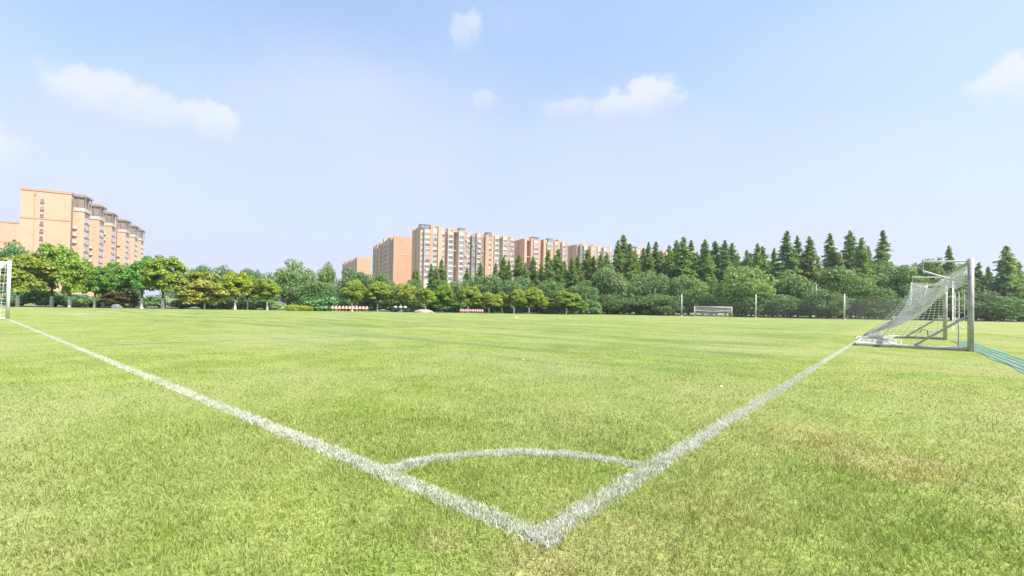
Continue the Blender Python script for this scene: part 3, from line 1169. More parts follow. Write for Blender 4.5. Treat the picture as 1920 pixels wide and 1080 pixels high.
def crown_conifer(seed, leaf=0.011):
    """dawn redwood: unit height, narrow cone of feathery, slightly rising branches (width about 0.30)"""
    global RNG
    keep_ = RNG
    RNG = np.random.default_rng(seed)
    Ps, As, Bs, rs = [], [], [], []
    nb = 250
    ex, wd, fq = 0.56 + 0.26 * RNG.random(), 0.185 + 0.045 * RNG.random(), 18 + 16 * RNG.random()
    for k in range(nb):
        z = 0.05 + 0.95 * (k / nb) ** 0.92
        prof = (1 - z) ** ex * wd * (1 + .13 * math.sin(z * fq + seed)) + 0.003
        if z < 0.18:
            prof *= 0.75 + z
        ln = prof * (0.55 + 0.55 * RNG.random())
        th = RNG.random() * 2 * math.pi
        n = int(6 + 620 * ln)
        t = RNG.random(n) ** 0.8
        rise = 0.30 * ln * t - 0.38 * ln * t * t
        p = np.stack([np.cos(th) * ln * t, np.sin(th) * ln * t, z + rise], 1)
        sp = 0.003 + 0.12 * ln * (1 - 0.4 * t)
        p += RNG.normal(size=(n, 3)) * sp[:, None] * np.array([1, 1, 0.55])
        nrm = rand_dirs(n) * 0.8 + np.array([math.cos(th) * .35, math.sin(th) * .35, 0.45])
        nrm /= np.linalg.norm(nrm, axis=1)[:, None]
        a, b = card_axes(nrm, leaf * (.45 + .65 * (1 - z)), 1.6)
        Ps.append(p), As.append(a), Bs.append(b)
        rs.append(np.clip(RNG.random() * 0.5 + RNG.random(n) * 0.55, 0, 1))
    RNG = keep_
    return np.concatenate(Ps), np.concatenate(As), np.concatenate(Bs), np.concatenate(rs)


def trunk_mesh(seed, kind):
    rg = random.Random(seed)
    mb = MB()
    if kind == 'conifer':
        pts = [(0, 0, 0), (.004, 0, .3), (0, .004, .7), (0, 0, .985)]
        mb.tube(pts, [.017, .012, .006, .0015], 8)
    else:
        # unit: total height 1 (ground to crown centre); limbs spread into the crown
        b = Vector((rg.uniform(-.03, .03), rg.uniform(-.03, .03), .52))
        mb.tube([(0, 0, -.01), (b.x * .4, b.y * .4, .25), b], [.044, .032, .027], 9)
        for k in range(5):
            a = k * 1.256 + rg.random()
            e = Vector((math.cos(a) * rg.uniform(.16, .30), math.sin(a) * rg.uniform(.16, .30), rg.uniform(.85, 1.18)))
            mid = b.lerp(e, .5) + Vector((math.cos(a) * .04, math.sin(a) * .04, 0))
            mb.tube([b - Vector((0, 0, .02)), mid, e], [.021, .013, .004], 6)
    return mb.mesh('trunk', M['bark'], True)


def wash_mesh():
    mb = MB()
    mb.tube([(0, 0, 0), (0, 0, .10), (0, 0, 1.0)], [1.35, 1.12, .94], 10)
    return mb.mesh('lime_wash', M['lime'], True)


CROWN = {
    'camphor': [cards_mesh('crown', *crown_layered(100 + i)[:3], LM['camphor'], None) for i in range(8)],
    'broad': [cards_mesh('crown', *crown_round(200 + i, 78, 115, 'full', leaf=.036, flat=1.0, low=-1.0)[:3], LM['broad']) for i in range(5)],
    'conifer': [cards_mesh('crown', *crown_conifer(300 + i)[:3], LM['conifer']) for i in range(8)],
    'shrub': [cards_mesh('crown', *crown_round(400 + i, 40, 90, leaf=.06, flat=.85, low=-.3)[:3], LM['broad']) for i in range(3)],
    'hedge': [cards_mesh('foliage', *crown_round(500, 60, 90, leaf=.05, flat=.9, low=-.3)[:3], LM['hedge'])],
}
TRUNK = {k: [trunk_mesh(i + 10, k) for i in range(3)] for k in ('broad', 'conifer')}
WASH = wash_mesh()


def set_tint(o, tint):
    o.color = (*tint, 1)


def tree(kind, px, depth, x0, x1, top, bottom, label, tint=(1, 1, 1), wash=False, name=None, group=None, var=0, trunk=True, depth_scale=1.0):
    """tree whose trunk stands at column px; crown spans columns x0..x1 and rows top..bottom at that depth"""
    p = at(px, depth)
    root = empty(name or {'camphor': 'camphor_tree', 'broad': 'broadleaf_tree', 'conifer': 'conifer_tree', 'shrub': 'shrub'}[kind], p, 0, label, 'shrub' if kind == 'shrub' else 'tree', group)
    ppm = F_PX / depth
    zt, zb = hgt(px, top, depth), hgt(px, bottom, depth)
    zb = max(zb, 0.0)
    rx_ = (x1 - x0) / 2 / ppm
    cx = ((x0 + x1) / 2 - px) / ppm
    cr = link('crown', CROWN[kind][var % len(CROWN[kind])], root)
    cz = (zt + zb) / 2
    cr.location = (cx, 0, cz if kind != 'shrub' else zb + (zt - zb) * .3)
    rz_ = (zt - zb) / 2 if kind != 'shrub' else (zt - zb) * .70
    cr.scale = (rx_ * .92, rx_ * .92 * depth_scale, rz_ * 1.05)
    cr.rotation_euler = (0, 0, (var * 1.7 + px * .37) % 6.28)
    if depth_scale != 1.0:
        cr.rotation_euler = (0, 0, 0)
    set_tint(cr, tint)
    if trunk:
        tk = link('trunk', TRUNK['broad'][var % 3], root)
        w = (zt - zb) * .6 + .8
        ht = cz
        tk.scale = (min(w, 3.6) * .9, min(w, 3.6) * .9, ht)
        set_tint(tk, (1, 1, 1))
        if wash:
            ws = link('lime_wash', WASH, tk)
            ws.scale = (.046, .046, min(1.15 / ht, .42))
    return root


CAM = [  # px, x0, x1, top, bottom, tint, whitewashed, label
    (33, -6, 78, 476, 556, (1.05, 1.0, .95), 1, 'yellow green camphor tree close behind the white goal post'),
    (97, 72, 140, 453, 560, (.82, 1.0, .8), 1, 'tallest dense camphor tree standing in front of the large left block'),
    (131, 115, 176, 478, 566, (.88, 1.0, .8), 1, 'camphor tree with white trunk leaning on its taller left neighbour'),
    (178, 166, 214, 494, 558, (.55, .82, .75), 1, 'dark green round tree with paired white trunks, left of the red board'),
    (193, 190, 246, 491, 556, (.60, .85, .8), 1, 'dark green round tree, right one of the pair left of the red board'),
    (266, 238, 294, 480, 560, (.52, .92, .95), 1, 'blue green tree with open crown beside the red board'),
    (305, 278, 352, 479, 560, (.92, 1.0, .85), 1, 'tall camphor tree with stout white trunk right of the red board'),
    (347, 336, 404, 506, 556, (1.0, .95, .9), 1, 'camphor tree with rusty top behind the straw coloured one'),
    (384, 340, 420, 524, 576, (1.38, 1.12, 1.35), 1, 'low spreading tree in straw coloured bloom'),
    (441, 416, 466, 508, 563, (1.15, 1.12, .75), 1, 'bright lime green round tree, left of three small ones'),
    (464, 452, 488, 516, 562, (.80, .92, .75), 1, 'small darker camphor tree between two brighter ones'),
    (501, 480, 523, 519, 566, (1.0, 1.05, .78), 1, 'small round camphor tree just left of the low yellow hedge'),
    (660, 638, 686, 524, 570, (.95, 1.0, .8), 1, 'camphor tree behind the left row of seats'),
    (708, 685, 736, 527, 572, (.92, 1.0, .78), 1, 'camphor tree between the left row of seats and the dark cart'),
    (752, 734, 780, 529, 573, (1.08, 1.02, .95), 1, 'pale camphor tree behind the dark cart'),
    (798, 778, 815, 539, 572, (1.12, 1.12, .72), 1, 'small bright lime tree behind the sand heap'),
    (827, 811, 851, 531, 574, (.80, .98, .75), 1, 'camphor tree right of the sand heap'),
    (878, 857, 900, 535, 578, (.95, 1.0, .78), 1, 'camphor tree behind the right row of seats'),
    (917, 890, 941, 548, 580, (1.05, 1.0, .92), 1, 'wide low camphor tree at the right end of the right seats'),
    (941, 926, 958, 545, 578, (.82, .92, .75), 1, 'small camphor tree, second right of the right row of seats'),
    (964, 953, 986, 541, 579, (.92, .98, .78), 1, 'small camphor tree, third right of the right row of seats'),
    (992, 976, 1022, 538, 580, (1.0, 1.0, .8), 1, 'camphor tree with forked white trunk, largest near the picture centre'),
    (1010, 1000, 1042, 556, 584, (1.1, .98, .98), 1, 'low yellowish camphor tree right of the forked one'),
    (1062, 1038, 1086, 543, 580, (.82, .95, .78), 1, 'camphor tree near the right end of the row'),
    (1083, 1070, 1102, 562, 584, (.78, .95, .75), 1, 'smallest camphor tree at the right end of the row'),
]
for i, (px, x0, x1, top, bot, tint, ws, lab) in enumerate(CAM):
    dep = 46 + (px / 1100) * 20 + (1.6 if i % 3 == 1 else 0)
    tree('camphor', px, dep, x0, x1, top, bot, lab, tint, bool(ws), group='camphor trees along the far edge of the lawn', var=i)

# bare brownish tree among them
tree('camphor', 222, 50, 196, 250, 545, 574, 'brownish half bare small tree beside the grey stone', (.55, .34, .9), False, 'twiggy_tree', var=2)

ORD = ['first', 'second', 'third', 'fourth', 'fifth', 'sixth', 'seventh', 'eighth', 'ninth', 'tenth', 'eleventh', 'twelfth', 'thirteenth', 'fourteenth',
       'fifteenth', 'sixteenth', 'seventeenth', 'eighteenth', 'nineteenth', 'twentieth'] + ['%dst' % n if n % 10 == 1 else '%dnd' % n if n % 10 == 2 else '%drd' % n if n % 10 == 3 else '%dth' % n for n in range(21, 99)]

CON = [(773, 506), (783, 506), (808, 494), (817, 502), (825, 485), (875, 503), (898, 491), (926, 491), (939, 481), (953, 488), (974, 477), (985, 492), (998, 481), (1013, 490),
       (1029, 468), (1044, 466), (1058, 488), (1071, 484), (1084, 478), (1096, 468), (1109, 480), (1121, 474), (1139, 474), (1156, 450), (1170, 441), (1181, 457), (1192, 470),
       (1203, 464), (1214, 454), (1230, 452), (1241, 470), (1253, 459), (1263, 450), (1278, 444), (1291, 450), (1304, 471), (1317, 449), (1330, 470), (1343, 452), (1360, 450), (1368, 456),
       (1385, 474), (1399, 468), (1408, 474), (1417, 456), (1432, 462), (1448, 465), (1469, 433), (1483, 468), (1496, 442), (1519, 442), (1534, 480), (1557, 437), (1577, 476), (1595, 431),
       (1611, 445), (1629, 461), (1657, 431), (1784, 460), (1830, 492), (1850, 500), (1881, 461), (1911, 490), (1935, 470)]
for i, (px, top) in enumerate(CON):
    dep = 84 + (i * 37 % 11) - (4 if px > 1440 else 0)
    p = at(px, dep)
    h = hgt(px, top, dep)
    lab = 'narrow dark green conifer, %s from the left in the conifer row' % ORD[i]
    root = empty('conifer_tree', p, 0, lab, 'tree', 'conifers rising behind the pitch')
    cr = link('crown', CROWN['conifer'][(i * 3 + i // 8) % 8], root)
    wsc = h * (.70 + .40 * ((i * 53) % 7) / 7) * (1.16 if px > 1440 else 1.30)
    cr.scale = (wsc, wsc, h)
    cr.rotation_euler = (.03 * math.sin(i * 3.7), .03 * math.cos(i * 5.1), i * 2.1)
    k = .85 + .3 * ((i * 29) % 10) / 10
    set_tint(cr, (k * .98, k, k * (.85 + .3 * ((i * 17) % 5) / 5)))
    tk = link('trunk', TRUNK['conifer'][i % 3], root)
    tk.scale = (h, h, h)

BRD = [  # px, depth, x0, x1, top, tint, label : dense broadleaf trees whose foliage reaches the ground
    (552, 62, 514, 592, 492, (1.1, 1.15, 1.0), 'large rounded green tree behind the low yellow hedge'),
    (606, 64, 582, 632, 494, (1.15, 1.15, .95), 'tall pale green tree left of the left seats'),
    (590, 58, 545, 640, 528, (.85, 1.0, 1.0), 'broad dark bushy tree low behind the yellow hedge'),
    (655, 70, 626, 700, 503, (.85, .92, 1.0), 'dark rounded tree below the small distant orange slab'),
    (705, 70, 672, 742, 512, (.95, 1.0, 1.0), 'grey green rounded tree below the blank orange end wall'),
    (760, 74, 730, 800, 527, (.85, .95, .9), 'dark tree below the left edge of the tallest tower'),
    (850, 72, 815, 895, 527, (.9, 1.0, .95), 'dark tree filling the gap below the tallest tower'),
    (910, 74, 868, 950, 516, (.95, 1.0, 1.0), 'broad green tree below the second orange tower'),
    (965, 72, 925, 1005, 520, (.85, .95, .95), 'broad dark tree behind the centre camphor trees'),
    (1030, 74, 990, 1075, 528, (.9, 1.0, 1.0), 'broad dark tree below the middle orange tower'),
    (1090, 74, 1060, 1125, 530, (.85, .95, .95), 'dark tree just left of the first netting posts'),
    (1145, 80, 1100, 1192, 502, (1.0, 1.0, 1.15), 'grey green spreading tree at the left end of the netting'),
    (1215, 79, 1178, 1262, 510, (.95, .98, 1.15), 'grey green broad tree, second along the netting'),
    (1290, 78, 1252, 1330, 517, (1.05, 1.08, 1.05), 'rounded lighter tree left of the small goal'),
    (1389, 73, 1338, 1446, 498, (1.25, 1.25, 1.05), 'biggest rounded pale green tree behind the small goal'),
    (1335, 80, 1310, 1365, 530, (.8, .9, .9), 'dark low tree right behind the small goal'),
    (1480, 77, 1430, 1535, 514, (.95, 1.0, 1.05), 'broad dark green tree right of the biggest rounded one'),
    (1585, 78, 1525, 1640, 502, (.9, .98, .95), 'broad dark tree behind the rightmost netting post'),
    (1670, 82, 1618, 1722, 490, (.9, .98, .9), 'dense dark tree left of the net goal'),
    (1735, 84, 1685, 1790, 486, (.92, 1.0, .92), 'dense tree seen through the net of the goal'),
    (1800, 86, 1755, 1850, 500, (.95, 1.0, .95), 'dense tree behind the near post of the net goal'),
    (1870, 84, 1825, 1925, 512, (.85, .92, .9), 'dark dense tree right of the net goal'),
    (1945, 86, 1895, 2000, 505, (.85, .92, .9), 'dark dense tree at the right picture edge'),
    (1550, 70, 1500, 1590, 545, (.72, .8, .85), 'low dark bushy tree around the thin pole'),
    (1640, 74, 1590, 1690, 540, (.75, .85, .85), 'low dark bushy tree left of the net goal base'),
    (1745, 76, 1690, 1800, 545, (.72, .82, .82), 'low dark bushy tree behind the net goal base'),
    (1850, 76, 1795, 1905, 548, (.7, .8, .82), 'low dark bushy tree right of the near goal post'),
    (1230, 74, 1180, 1280, 552, (.75, .82, .9), 'low dark bush behind the netting, left of the small goal'),
    (1440, 72, 1395, 1490, 548, (.75, .85, .9), 'low dark bush behind the netting, right of the small goal'),
    (1130, 76, 1095, 1180, 552, (.75, .82, .9), 'low dark bush at the left end of the netting'),
    (1920, 78, 1880, 1990, 550, (.7, .8, .82), 'low dark bushy tree at the right picture edge'),
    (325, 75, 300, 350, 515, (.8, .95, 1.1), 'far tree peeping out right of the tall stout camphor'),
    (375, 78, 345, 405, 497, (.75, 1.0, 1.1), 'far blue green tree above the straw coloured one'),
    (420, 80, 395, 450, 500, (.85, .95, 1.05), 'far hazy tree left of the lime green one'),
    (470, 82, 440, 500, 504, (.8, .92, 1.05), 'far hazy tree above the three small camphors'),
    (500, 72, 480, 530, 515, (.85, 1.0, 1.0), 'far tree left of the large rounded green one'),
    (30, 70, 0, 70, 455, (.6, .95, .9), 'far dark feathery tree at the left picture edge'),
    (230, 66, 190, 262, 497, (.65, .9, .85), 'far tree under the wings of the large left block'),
]
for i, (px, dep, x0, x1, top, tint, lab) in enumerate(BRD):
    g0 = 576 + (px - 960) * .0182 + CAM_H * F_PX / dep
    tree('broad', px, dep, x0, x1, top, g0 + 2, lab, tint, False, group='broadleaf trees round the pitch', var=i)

SHR = [
    (60, 52, 20, 118, 540, (.62, .8, .8), 'dark shrub under the yellow green camphor by the white goal'),
    (150, 54, 118, 192, 552, (.7, .85, .8), 'dark shrub behind the silver car'),
    (215, 56, 170, 262, 553, (.55, .68, .7), 'dark shrub behind the twiggy brown tree'),
    (290, 57, 255, 330, 553, (.65, .8, .8), 'dark shrub behind the red board'),
    (365, 56, 325, 412, 556, (.8, 1.0, .75), 'green shrub behind the straw coloured tree'),
    (430, 57, 400, 475, 560, (.95, 1.0, .8), 'olive shrub under the lime green tree'),
    (490, 58, 460, 530, 562, (.9, 1.0, .85), 'olive shrub under the small round camphor'),
    (148, 51.5, 138, 162, 560, (1.5, 1.35, 1.3), 'pale clipped round shrub beside the silver car'),
    (600, 57, 560, 645, 553, (.65, .85, .95), 'dark shrub between the yellow hedge and the seats'),
    (680, 62, 635, 725, 556, (.65, .78, .75), 'dark shrub behind the left row of seats'),
    (760, 63, 715, 805, 560, (.62, .75, .7), 'dark shrub behind the dark cart'),
    (835, 64, 795, 870, 562, (.65, .8, .75), 'dark shrub behind the sand heap'),
    (895, 66, 860, 935, 560, (.75, .88, .75), 'dark shrub behind the right row of seats'),
    (965, 67, 925, 1005, 564, (.65, .78, .72), 'dark shrub under the centre camphors'),
    (1045, 68, 1000, 1090, 562, (.65, .78, .75), 'dark shrub under the last camphors'),
    (1100, 72, 1070, 1130, 560, (.65, .78, .78), 'dark shrub at the first netting post'),
]
for i, (px, dep, x0, x1, top, tint, lab) in enumerate(SHR):
    g0 = 576 + (px - 960) * .0182 + CAM_H * F_PX / dep
    tree('shrub', px, dep, x0, x1, top, g0, lab, tuple(1.45 * v for v in tint), False, group='shrubs under the trees', var=i, trunk=False)

# low clipped yellow hedge
p = at(559, 53)
hd = empty('low_hedge', p, 0, 'low clipped bright yellow green hedge at the lawn edge', 'hedge')
fo = link('foliage', CROWN['hedge'][0], hd)
fo.scale = (1.55, .55, .52)
fo.location = (0, 0, .26)
set_tint(fo, (1.35, 1.3, 1.0))

# ------------------------------------------------------------------ goals
def grid_net(mb, fn, nu, nv, r, m=0, n=3):
    """cords along both directions of a parametric sheet"""
    for i in range(nu + 1):
        mb.tube([fn(i / nu, j / nv) for j in range(nv + 1)], r, n, m, False)
    for j in range(nv + 1):
        mb.tube([fn(i / nu, j / nv) for i in range(nu + 1)], r, n, m, False)


# white goal on the goal line, far left. local: x along the goal line away from us, y behind the goal
gp = ground(16, 598)
b0 = (gp - CORNER).dot(V_)
gp = CORNER + V_ * b0
g1 = empty('football_goal', gp, math.atan2(V_.y, V_.x), 'white football goal on the goal line at the left picture edge', 'goal', 'football goals')
GH, GW = 2.44, 7.32
for x in (0, GW):
    MB().tube([(x, 0, 0), (x, 0, GH)], .06, 12).build('post', M['white_metal'], g1, True)
MB().tube([(0.061, 0, GH - .06), (GW - .061, 0, GH - .06)], .06, 12).build('crossbar', M['white_metal'], g1, True)
for x in (0, GW):
    mb = MB().tube([(x, .05, GH - .07), (x, .9, GH - .12), (x, 1.9, .04)], .022, 6)
    mb.tube([(x, .06, .03), (x, 1.9, .03)], .022, 6)
    mb.build('stanchion', M['white_metal'], g1)
MB().tube([(0.03, 1.9, .03), (GW - .03, 1.9, .03)], .022, 6).build('back_bar', M['white_metal'], g1)


def prof1(t):
    return (0.02 + t * 1.7, GH - .1 - .05 * t) if t < .5 else (.87 + (t - .5) * 2.06, GH - .125 - (t - .5) * 4.6)


mb = MB()
grid_net(mb, lambda u, t: (u * GW, prof1(t)[0] + .10 * math.sin(u * math.pi) * math.sin(t * math.pi), max(.02, prof1(t)[1] - .08 * math.sin(u * math.pi))), 44, 24, .0045)
for x in (0.0, GW):
    grid_net(mb, lambda u, t: (x, max(.03, u * 1.9) * (1 - .53 * t), .03 + t * (GH - .16)), 9, 14, .0045)
mb.build('net', M['net_white'], g1)

# weathered goal standing right of the touch line, its back to us
np_, fp_ = ground(1820, 659), ground(1772, 637.5)
dirm = (fp_ - np_).normalized()
g2 = empty('training_goal', np_, math.atan2(dirm.y, dirm.x), 'weathered grey goal with torn sagging net right of the touch line', 'goal', 'football goals')
MW = (fp_ - np_).length
MH = hgt(1820, 485, np_.y)
for x in (0, MW):
    MB().tube([(x, 0, 0), (x, 0, MH)], .060, 12).build('post', M['grey_metal'], g2, True)
MB().tube([(.061, 0, MH - .08), (MW - .061, 0, MH - .08)], .052, 12).build('crossbar', M['grey_metal'], g2, True)
BK, BD = 0.86, 2.25          # depth of the top bracket, depth of the base
for x in (0, MW):
    mb = MB()
    mb.tube([(x, .05, MH - .06), (x, BK, MH - .03), (x, BK + .015, MH - .27), (x, .05, MH - .62)], .021, 7)
    mb.build('top_bracket', M['white_metal'], g2)
    mb = MB().tube([(x, .06, .05), (x, BD, .05)], .042, 8)
    mb.build('base_bar', M['pale_metal'] if x == 0 else M['grey_metal'], g2)
    MB().tube([(x, .055, .86), (x, 1.02, .09)], .028, 7).build('brace', M['grey_metal'], g2)
MB().tube([(.045, BD, .05), (MW - .045, BD, .05)], .036, 8).build('back_bar', M['grey_metal'], g2)
MB().tube([(.62, .16, .05), (.62, .16, MH * .66)], .014, 6).build('net_stay', M['grey_metal'], g2)
MB().tube([(x_, y_, z_) for x_, y_, z_ in ((MW - 1.2, .5, .08), (MW - 1.2, .52, .34), (MW - 1.2, .66, .38), (MW - 1.2, .72, .26))], .015, 6).build('anchor_hook', M['dark'], g2)


def net_back(u, t):
    """u 0 = far bracket .. 1 = sagging near edge; t 0 = top .. 1 = ground at the back"""
    x = MW * (1 - .60 * u) + .25 * math.sin(t * 2.6) * u - .35 * u * t * 0
    sag = .10 * math.sin(u * math.pi) + .34 * u
    z0 = MH - .30 - sag * (.4 + .6 * u)
    y0 = BK - .42 * u + .05 * math.sin(u * 9)
    e = t ** 1.0
    y = y0 + (BD - y0) * e ** 3.0 + .07 * math.sin(u * 11 + t * 5)
    z = z0 * (1 - e) ** .82 + .04 + .05 * math.sin(u * 13 + t * 7) * (1 - t)
    return (x, y, max(.03, z))


mb = MB()
grid_net(mb, net_back, 32, 32, .0090)
mb2 = mb
# top sheet: hangs slack from the crossbar and bunches towards the far bracket


def net_top(u, t):
    x = .15 + (MW - .2) * u
    y = .03 + t * (BK * (.25 + .75 * u))
    slack = .62 * (1 - u) ** 1.2 * t + .18 * math.sin(t * math.pi)
    return (x, y, MH - .10 - slack - .15 * t * u)


grid_net(mb, net_top, 26, 9, .0068)


def net_bunch(u, t):
    """gathered cord bundle running from the slack top down to the back bar"""
    a = t
    x = MW * (.42 + .34 * a) + .24 * (u - .5) + .08 * math.sin(a * 17 + u * 5)
    y = .25 + (BD - .35) * a ** 1.25 + .18 * (u - .5) + .05 * math.sin(a * 13 + u * 8)
    z = (MH - .55) * (1 - a) ** .95 + .06 + .16 * math.sin(u * 9 + a * 6) * (1 - a)
    return (x, y, max(.03, z))


grid_net(mb, net_bunch, 18, 30, .0090)


def net_floor(u, t):
    x = MW * (.08 + .9 * u)
    y = BD - .85 * t - .15 * math.sin(u * 8)
    return (x, y, .05 + .03 * math.sin(u * 21 + t * 9) + .05 * t * math.sin(u * 5) ** 2)


grid_net(mb, net_floor, 26, 7, .0055)


def net_far_side(u, t):
    return (MW - .03 + .04 * math.sin(u * 7), .05 + (BK + (BD - BK) * t ** 1.5) * u, max(.04, (MH - .28) * (1 - t) * (1 - .05 * u) + .04))


grid_net(mb, net_far_side, 12, 22, .0075)


def net_near(u, t):
    """loose large mesh left hanging at the near half"""
    x = .08 + MW * .36 * u
    y = .10 + .22 * u * (1 - u) * 2
    top = MH * .66 + .55 * u ** 2 - .12 * math.sin(u * math.pi)
    return (x, y, top * (1 - t) + (.55 + .1 * math.sin(u * 6)) * t)


grid_net(mb, net_near, 6, 5, .0065)
mb.build('net', M['net'], g2)

# small goal at the far side, in front of the netting
sg = at(1337, 66)
sw = 67 / (F_PX / 66)
g3 = empty('small_goal', sg, math.radians(-6), 'small white goal in front of the netting, farthest of the goals', 'goal', 'football goals')
sh = hgt(1337, 575, 66)
for x in (-sw / 2, sw / 2):
    MB().tube([(x, 0, 0), (x, 0, sh)], .055, 10).build('post', M['white_metal'], g3, True)
MB().tube([(-sw / 2 + .056, 0, sh - .05), (sw / 2 - .056, 0, sh - .05)], .055, 10).build('crossbar', M['white_metal'], g3, True)
for x in (-sw / 2, sw / 2):
    MB().tube([(x, .056, sh - .1), (x + .15, .7, sh * .7), (x + .15, 1.4, .03)], .02, 6).build('stanchion', M['grey_metal'], g3)
mb = MB()
grid_net(mb, lambda u, t: (-sw / 2 + .15 + u * sw, .06 + t * 1.34, (sh - .12) * (1 - t) ** .8 + .03 - .1 * math.sin(u * 3.14) * (1 - t)), 26, 12, .008)
mb.build('net', M['net'], g3)
MB().tube([(-sw / 2 + .2, .78, sh * .62), (0, .8, sh * .56), (sw / 2, .78, sh * .62)], .03, 6).build('net_rope', M['net_white'], g3)

# green ribbed mat along the mouth of the training goal
ma = empty('green_mat', np_, math.atan2(dirm.y, dirm.x), 'teal green ribbed mat lying along the mouth of the weathered goal', 'mat')
mb = MB()
xs = [-7.5 + (MW * .9 + 7.5) * k / 60 for k in range(61)]
for k in range(60):
    e0, e1 = [-.60 - .06 * math.sin(x * 1.7) - .05 * math.sin(x * 4.3) for x in (xs[k], xs[k + 1])]
    f0, f1 = [-.07 + .03 * math.sin(x * 2.3 + 1) for x in (xs[k], xs[k + 1])]
    mb.quad([(xs[k], e0, .008), (xs[k + 1], e1, .008), (xs[k + 1], f1, .008), (xs[k], f0, .008)])
mb.build('sheet', M['matgreen'], ma)
for k in range(4):
    MB().box((-7.5, -.52 + k * .125, .0085), (MW * .9, -.485 + k * .125, .014)).build('rib', M['matdark'], ma)

# ------------------------------------------------------------------ netting fence on the far side
fx = [(1102, 79, 533), (1159, 77, 554), (1278, 71, 552), (1417, 66, 552), (1583, 62, 551)]
fpost = []
for i, (px, dep, top) in enumerate(fx):
    p = at(px, dep)
    h = hgt(px, top, dep)
    r = empty('netting_post', p, 0, ['tall grey post farthest left, partly hidden by trees', 'pale netting post at the left of the bare dark hedge', 'pale netting post just left of the small goal',
                                     'pale netting post just right of the small goal', 'pale netting post farthest right, nearest the net goal'][i], 'post', 'posts of the netting')
    mb = MB().tube([(0, 0, 0), (0, 0, h)], [.10, .08], 8)
    mb.build('shaft', M['concrete'], r, True)
    MB().box((-.16, -.16, 0), (.16, .16, .10)).build('footing', M['concrete'], r)
    fpost.append((p, h))
p = at(1530, 70)
r = empty('thin_pole', p, 0, 'thin grey pole standing among the dark bushes', 'pole')
MB().tube([(0, 0, 0), (0, 0, hgt(1530, 534, 70))], [.06, .045], 8).build('shaft', M['concrete'], r, True)
MB().tube([(0, 0, 2.9), (.5, 0, 3.05)], .03, 6).build('arm', M['concrete'], r)

mn, t, b = new_mat('dark_netting')
b.inputs['Base Color'].default_value = (0.20, 0.215, 0.20, 1)
b.inputs['Roughness'].default_value = 0.9
tr = t.new('ShaderNodeBsdfTransparent')
g = t.new('ShaderNodeNewGeometry')
mx = t.new('ShaderNodeMixShader')
t.put(mx.inputs[0], t.lerp(t.noise(g.outputs['Position'], 0.5, 3), 0.3, 0.7, 0.07, 0.16))
t.l.new(tr.outputs[0], mx.inputs[1])
t.l.new(b.outputs[0], mx.inputs[2])
t.l.new(mx.outputs[0], t.n['Material Output'].inputs[0])
nf = empty('net_fence', fpost[1][0], 0, 'dark see-through netting strung along the far side behind the small goal', 'netting')
pts = [q for q, h in fpost[1:]]
e = (pts[-1] - pts[-2]).normalized()
pts = pts + [pts[-1] + Vector((12, 5, 0))]
for i in range(len(pts) - 1):
    a, c_ = pts[i] - fpost[1][0], pts[i + 1] - fpost[1][0]
    mb = MB()
    nseg = 10
    off = Vector((0, .22, 0))
    for k in range(nseg):
        p0, p1 = a.lerp(c_, k / nseg) + off, a.lerp(c_, (k + 1) / nseg) + off
        s0, s1 = .22 * math.sin(math.pi * k / nseg), .22 * math.sin(math.pi * (k + 1) / nseg)
        mb.quad([(p0.x, p0.y, .02), (p1.x, p1.y, .02), (p1.x, p1.y, 3.1 - s1), (p0.x, p0.y, 3.1 - s0)])
    mb.build('net_panel', mn, nf)

# ------------------------------------------------------------------ seats, cart, sand heap and other small things
def seat_meshes():
    s = MB()
    # bucket: base and rounded back built from rows
    prof = [(-.02, .44, .17), (-.24, .43, .20), (-.26, .45, .20)]
    rows = [(.22, .43, .19), (.05, .41, .21), (-.14, .43, .215), (-.20, .52, .215), (-.225, .68, .21), (-.235, .80, .175), (-.24, .86, .10)]
    for th in (0, .025):
        base = len(s.v)
        for (y, z, hw) in rows:
            for x in (-1, -.5, 0, .5, 1):
                s.v.append((x * hw, -y - (.03 * (x * x)) - th, z + .03 * x * x - th))
        for i in range(len(rows) - 1):
            for j in range(4):
                q_ = [base + i * 5 + j, base + i * 5 + j + 1, base + (i + 1) * 5 + j + 1, base + (i + 1) * 5 + j]
                s.f.append(tuple(q_ if th else q_[::-1]))
                s.m.append(0)
    shell = s.mesh('shell', M['seat'], True)
    l = MB()
    l.tube([(0, .05, 0), (0, .05, .40)], .03, 6)
    l.cbox((0, .05, .02), (.26, .22, .03))
    leg = l.mesh('pedestal', M['seat_leg'])
    return shell, leg


SHELL, LEG = seat_meshes()
for row, (x0, x1, n, dep, side) in enumerate(((624, 688, 11, 55, 'left'), (865, 905, 10, 59, 'right'))):
    pa, pb = at(x0, dep), at(x1, dep + 1.0)
    d = pb - pa
    bm = empty('seat_rail', pa.lerp(pb, .5) + Vector((0, .08, 0)), math.atan2(d.y, d.x), 'red steel rail carrying the %s row of pale seats' % side, 'rail', 'rails under the seats')
    MB().box((-d.length / 2 - .2, .03, .31), (d.length / 2 + .2, .09, .37)).build('beam', M['bench'], bm)
    for xx in (-d.length / 2, 0.11, d.length / 2):
        MB().box((xx - .03, .03, 0), (xx + .03, .09, .309)).build('leg', M['bench'], bm)
    for k in range(n):
        p = pa.lerp(pb, k / (n - 1))
        st = empty('stadium_seat', p, math.atan2(d.y, d.x) , 'pale pink plastic seat, %s from the left in the %s row' % (ORD[k], side), 'seat', 'plastic seats at the far edge of the lawn')
        sc = .78 if row == 0 else .62
        for nm, me in (('shell', SHELL), ('pedestal', LEG)):
            o = link(nm, me, st)
            o.scale = (sc * .84, sc, sc)

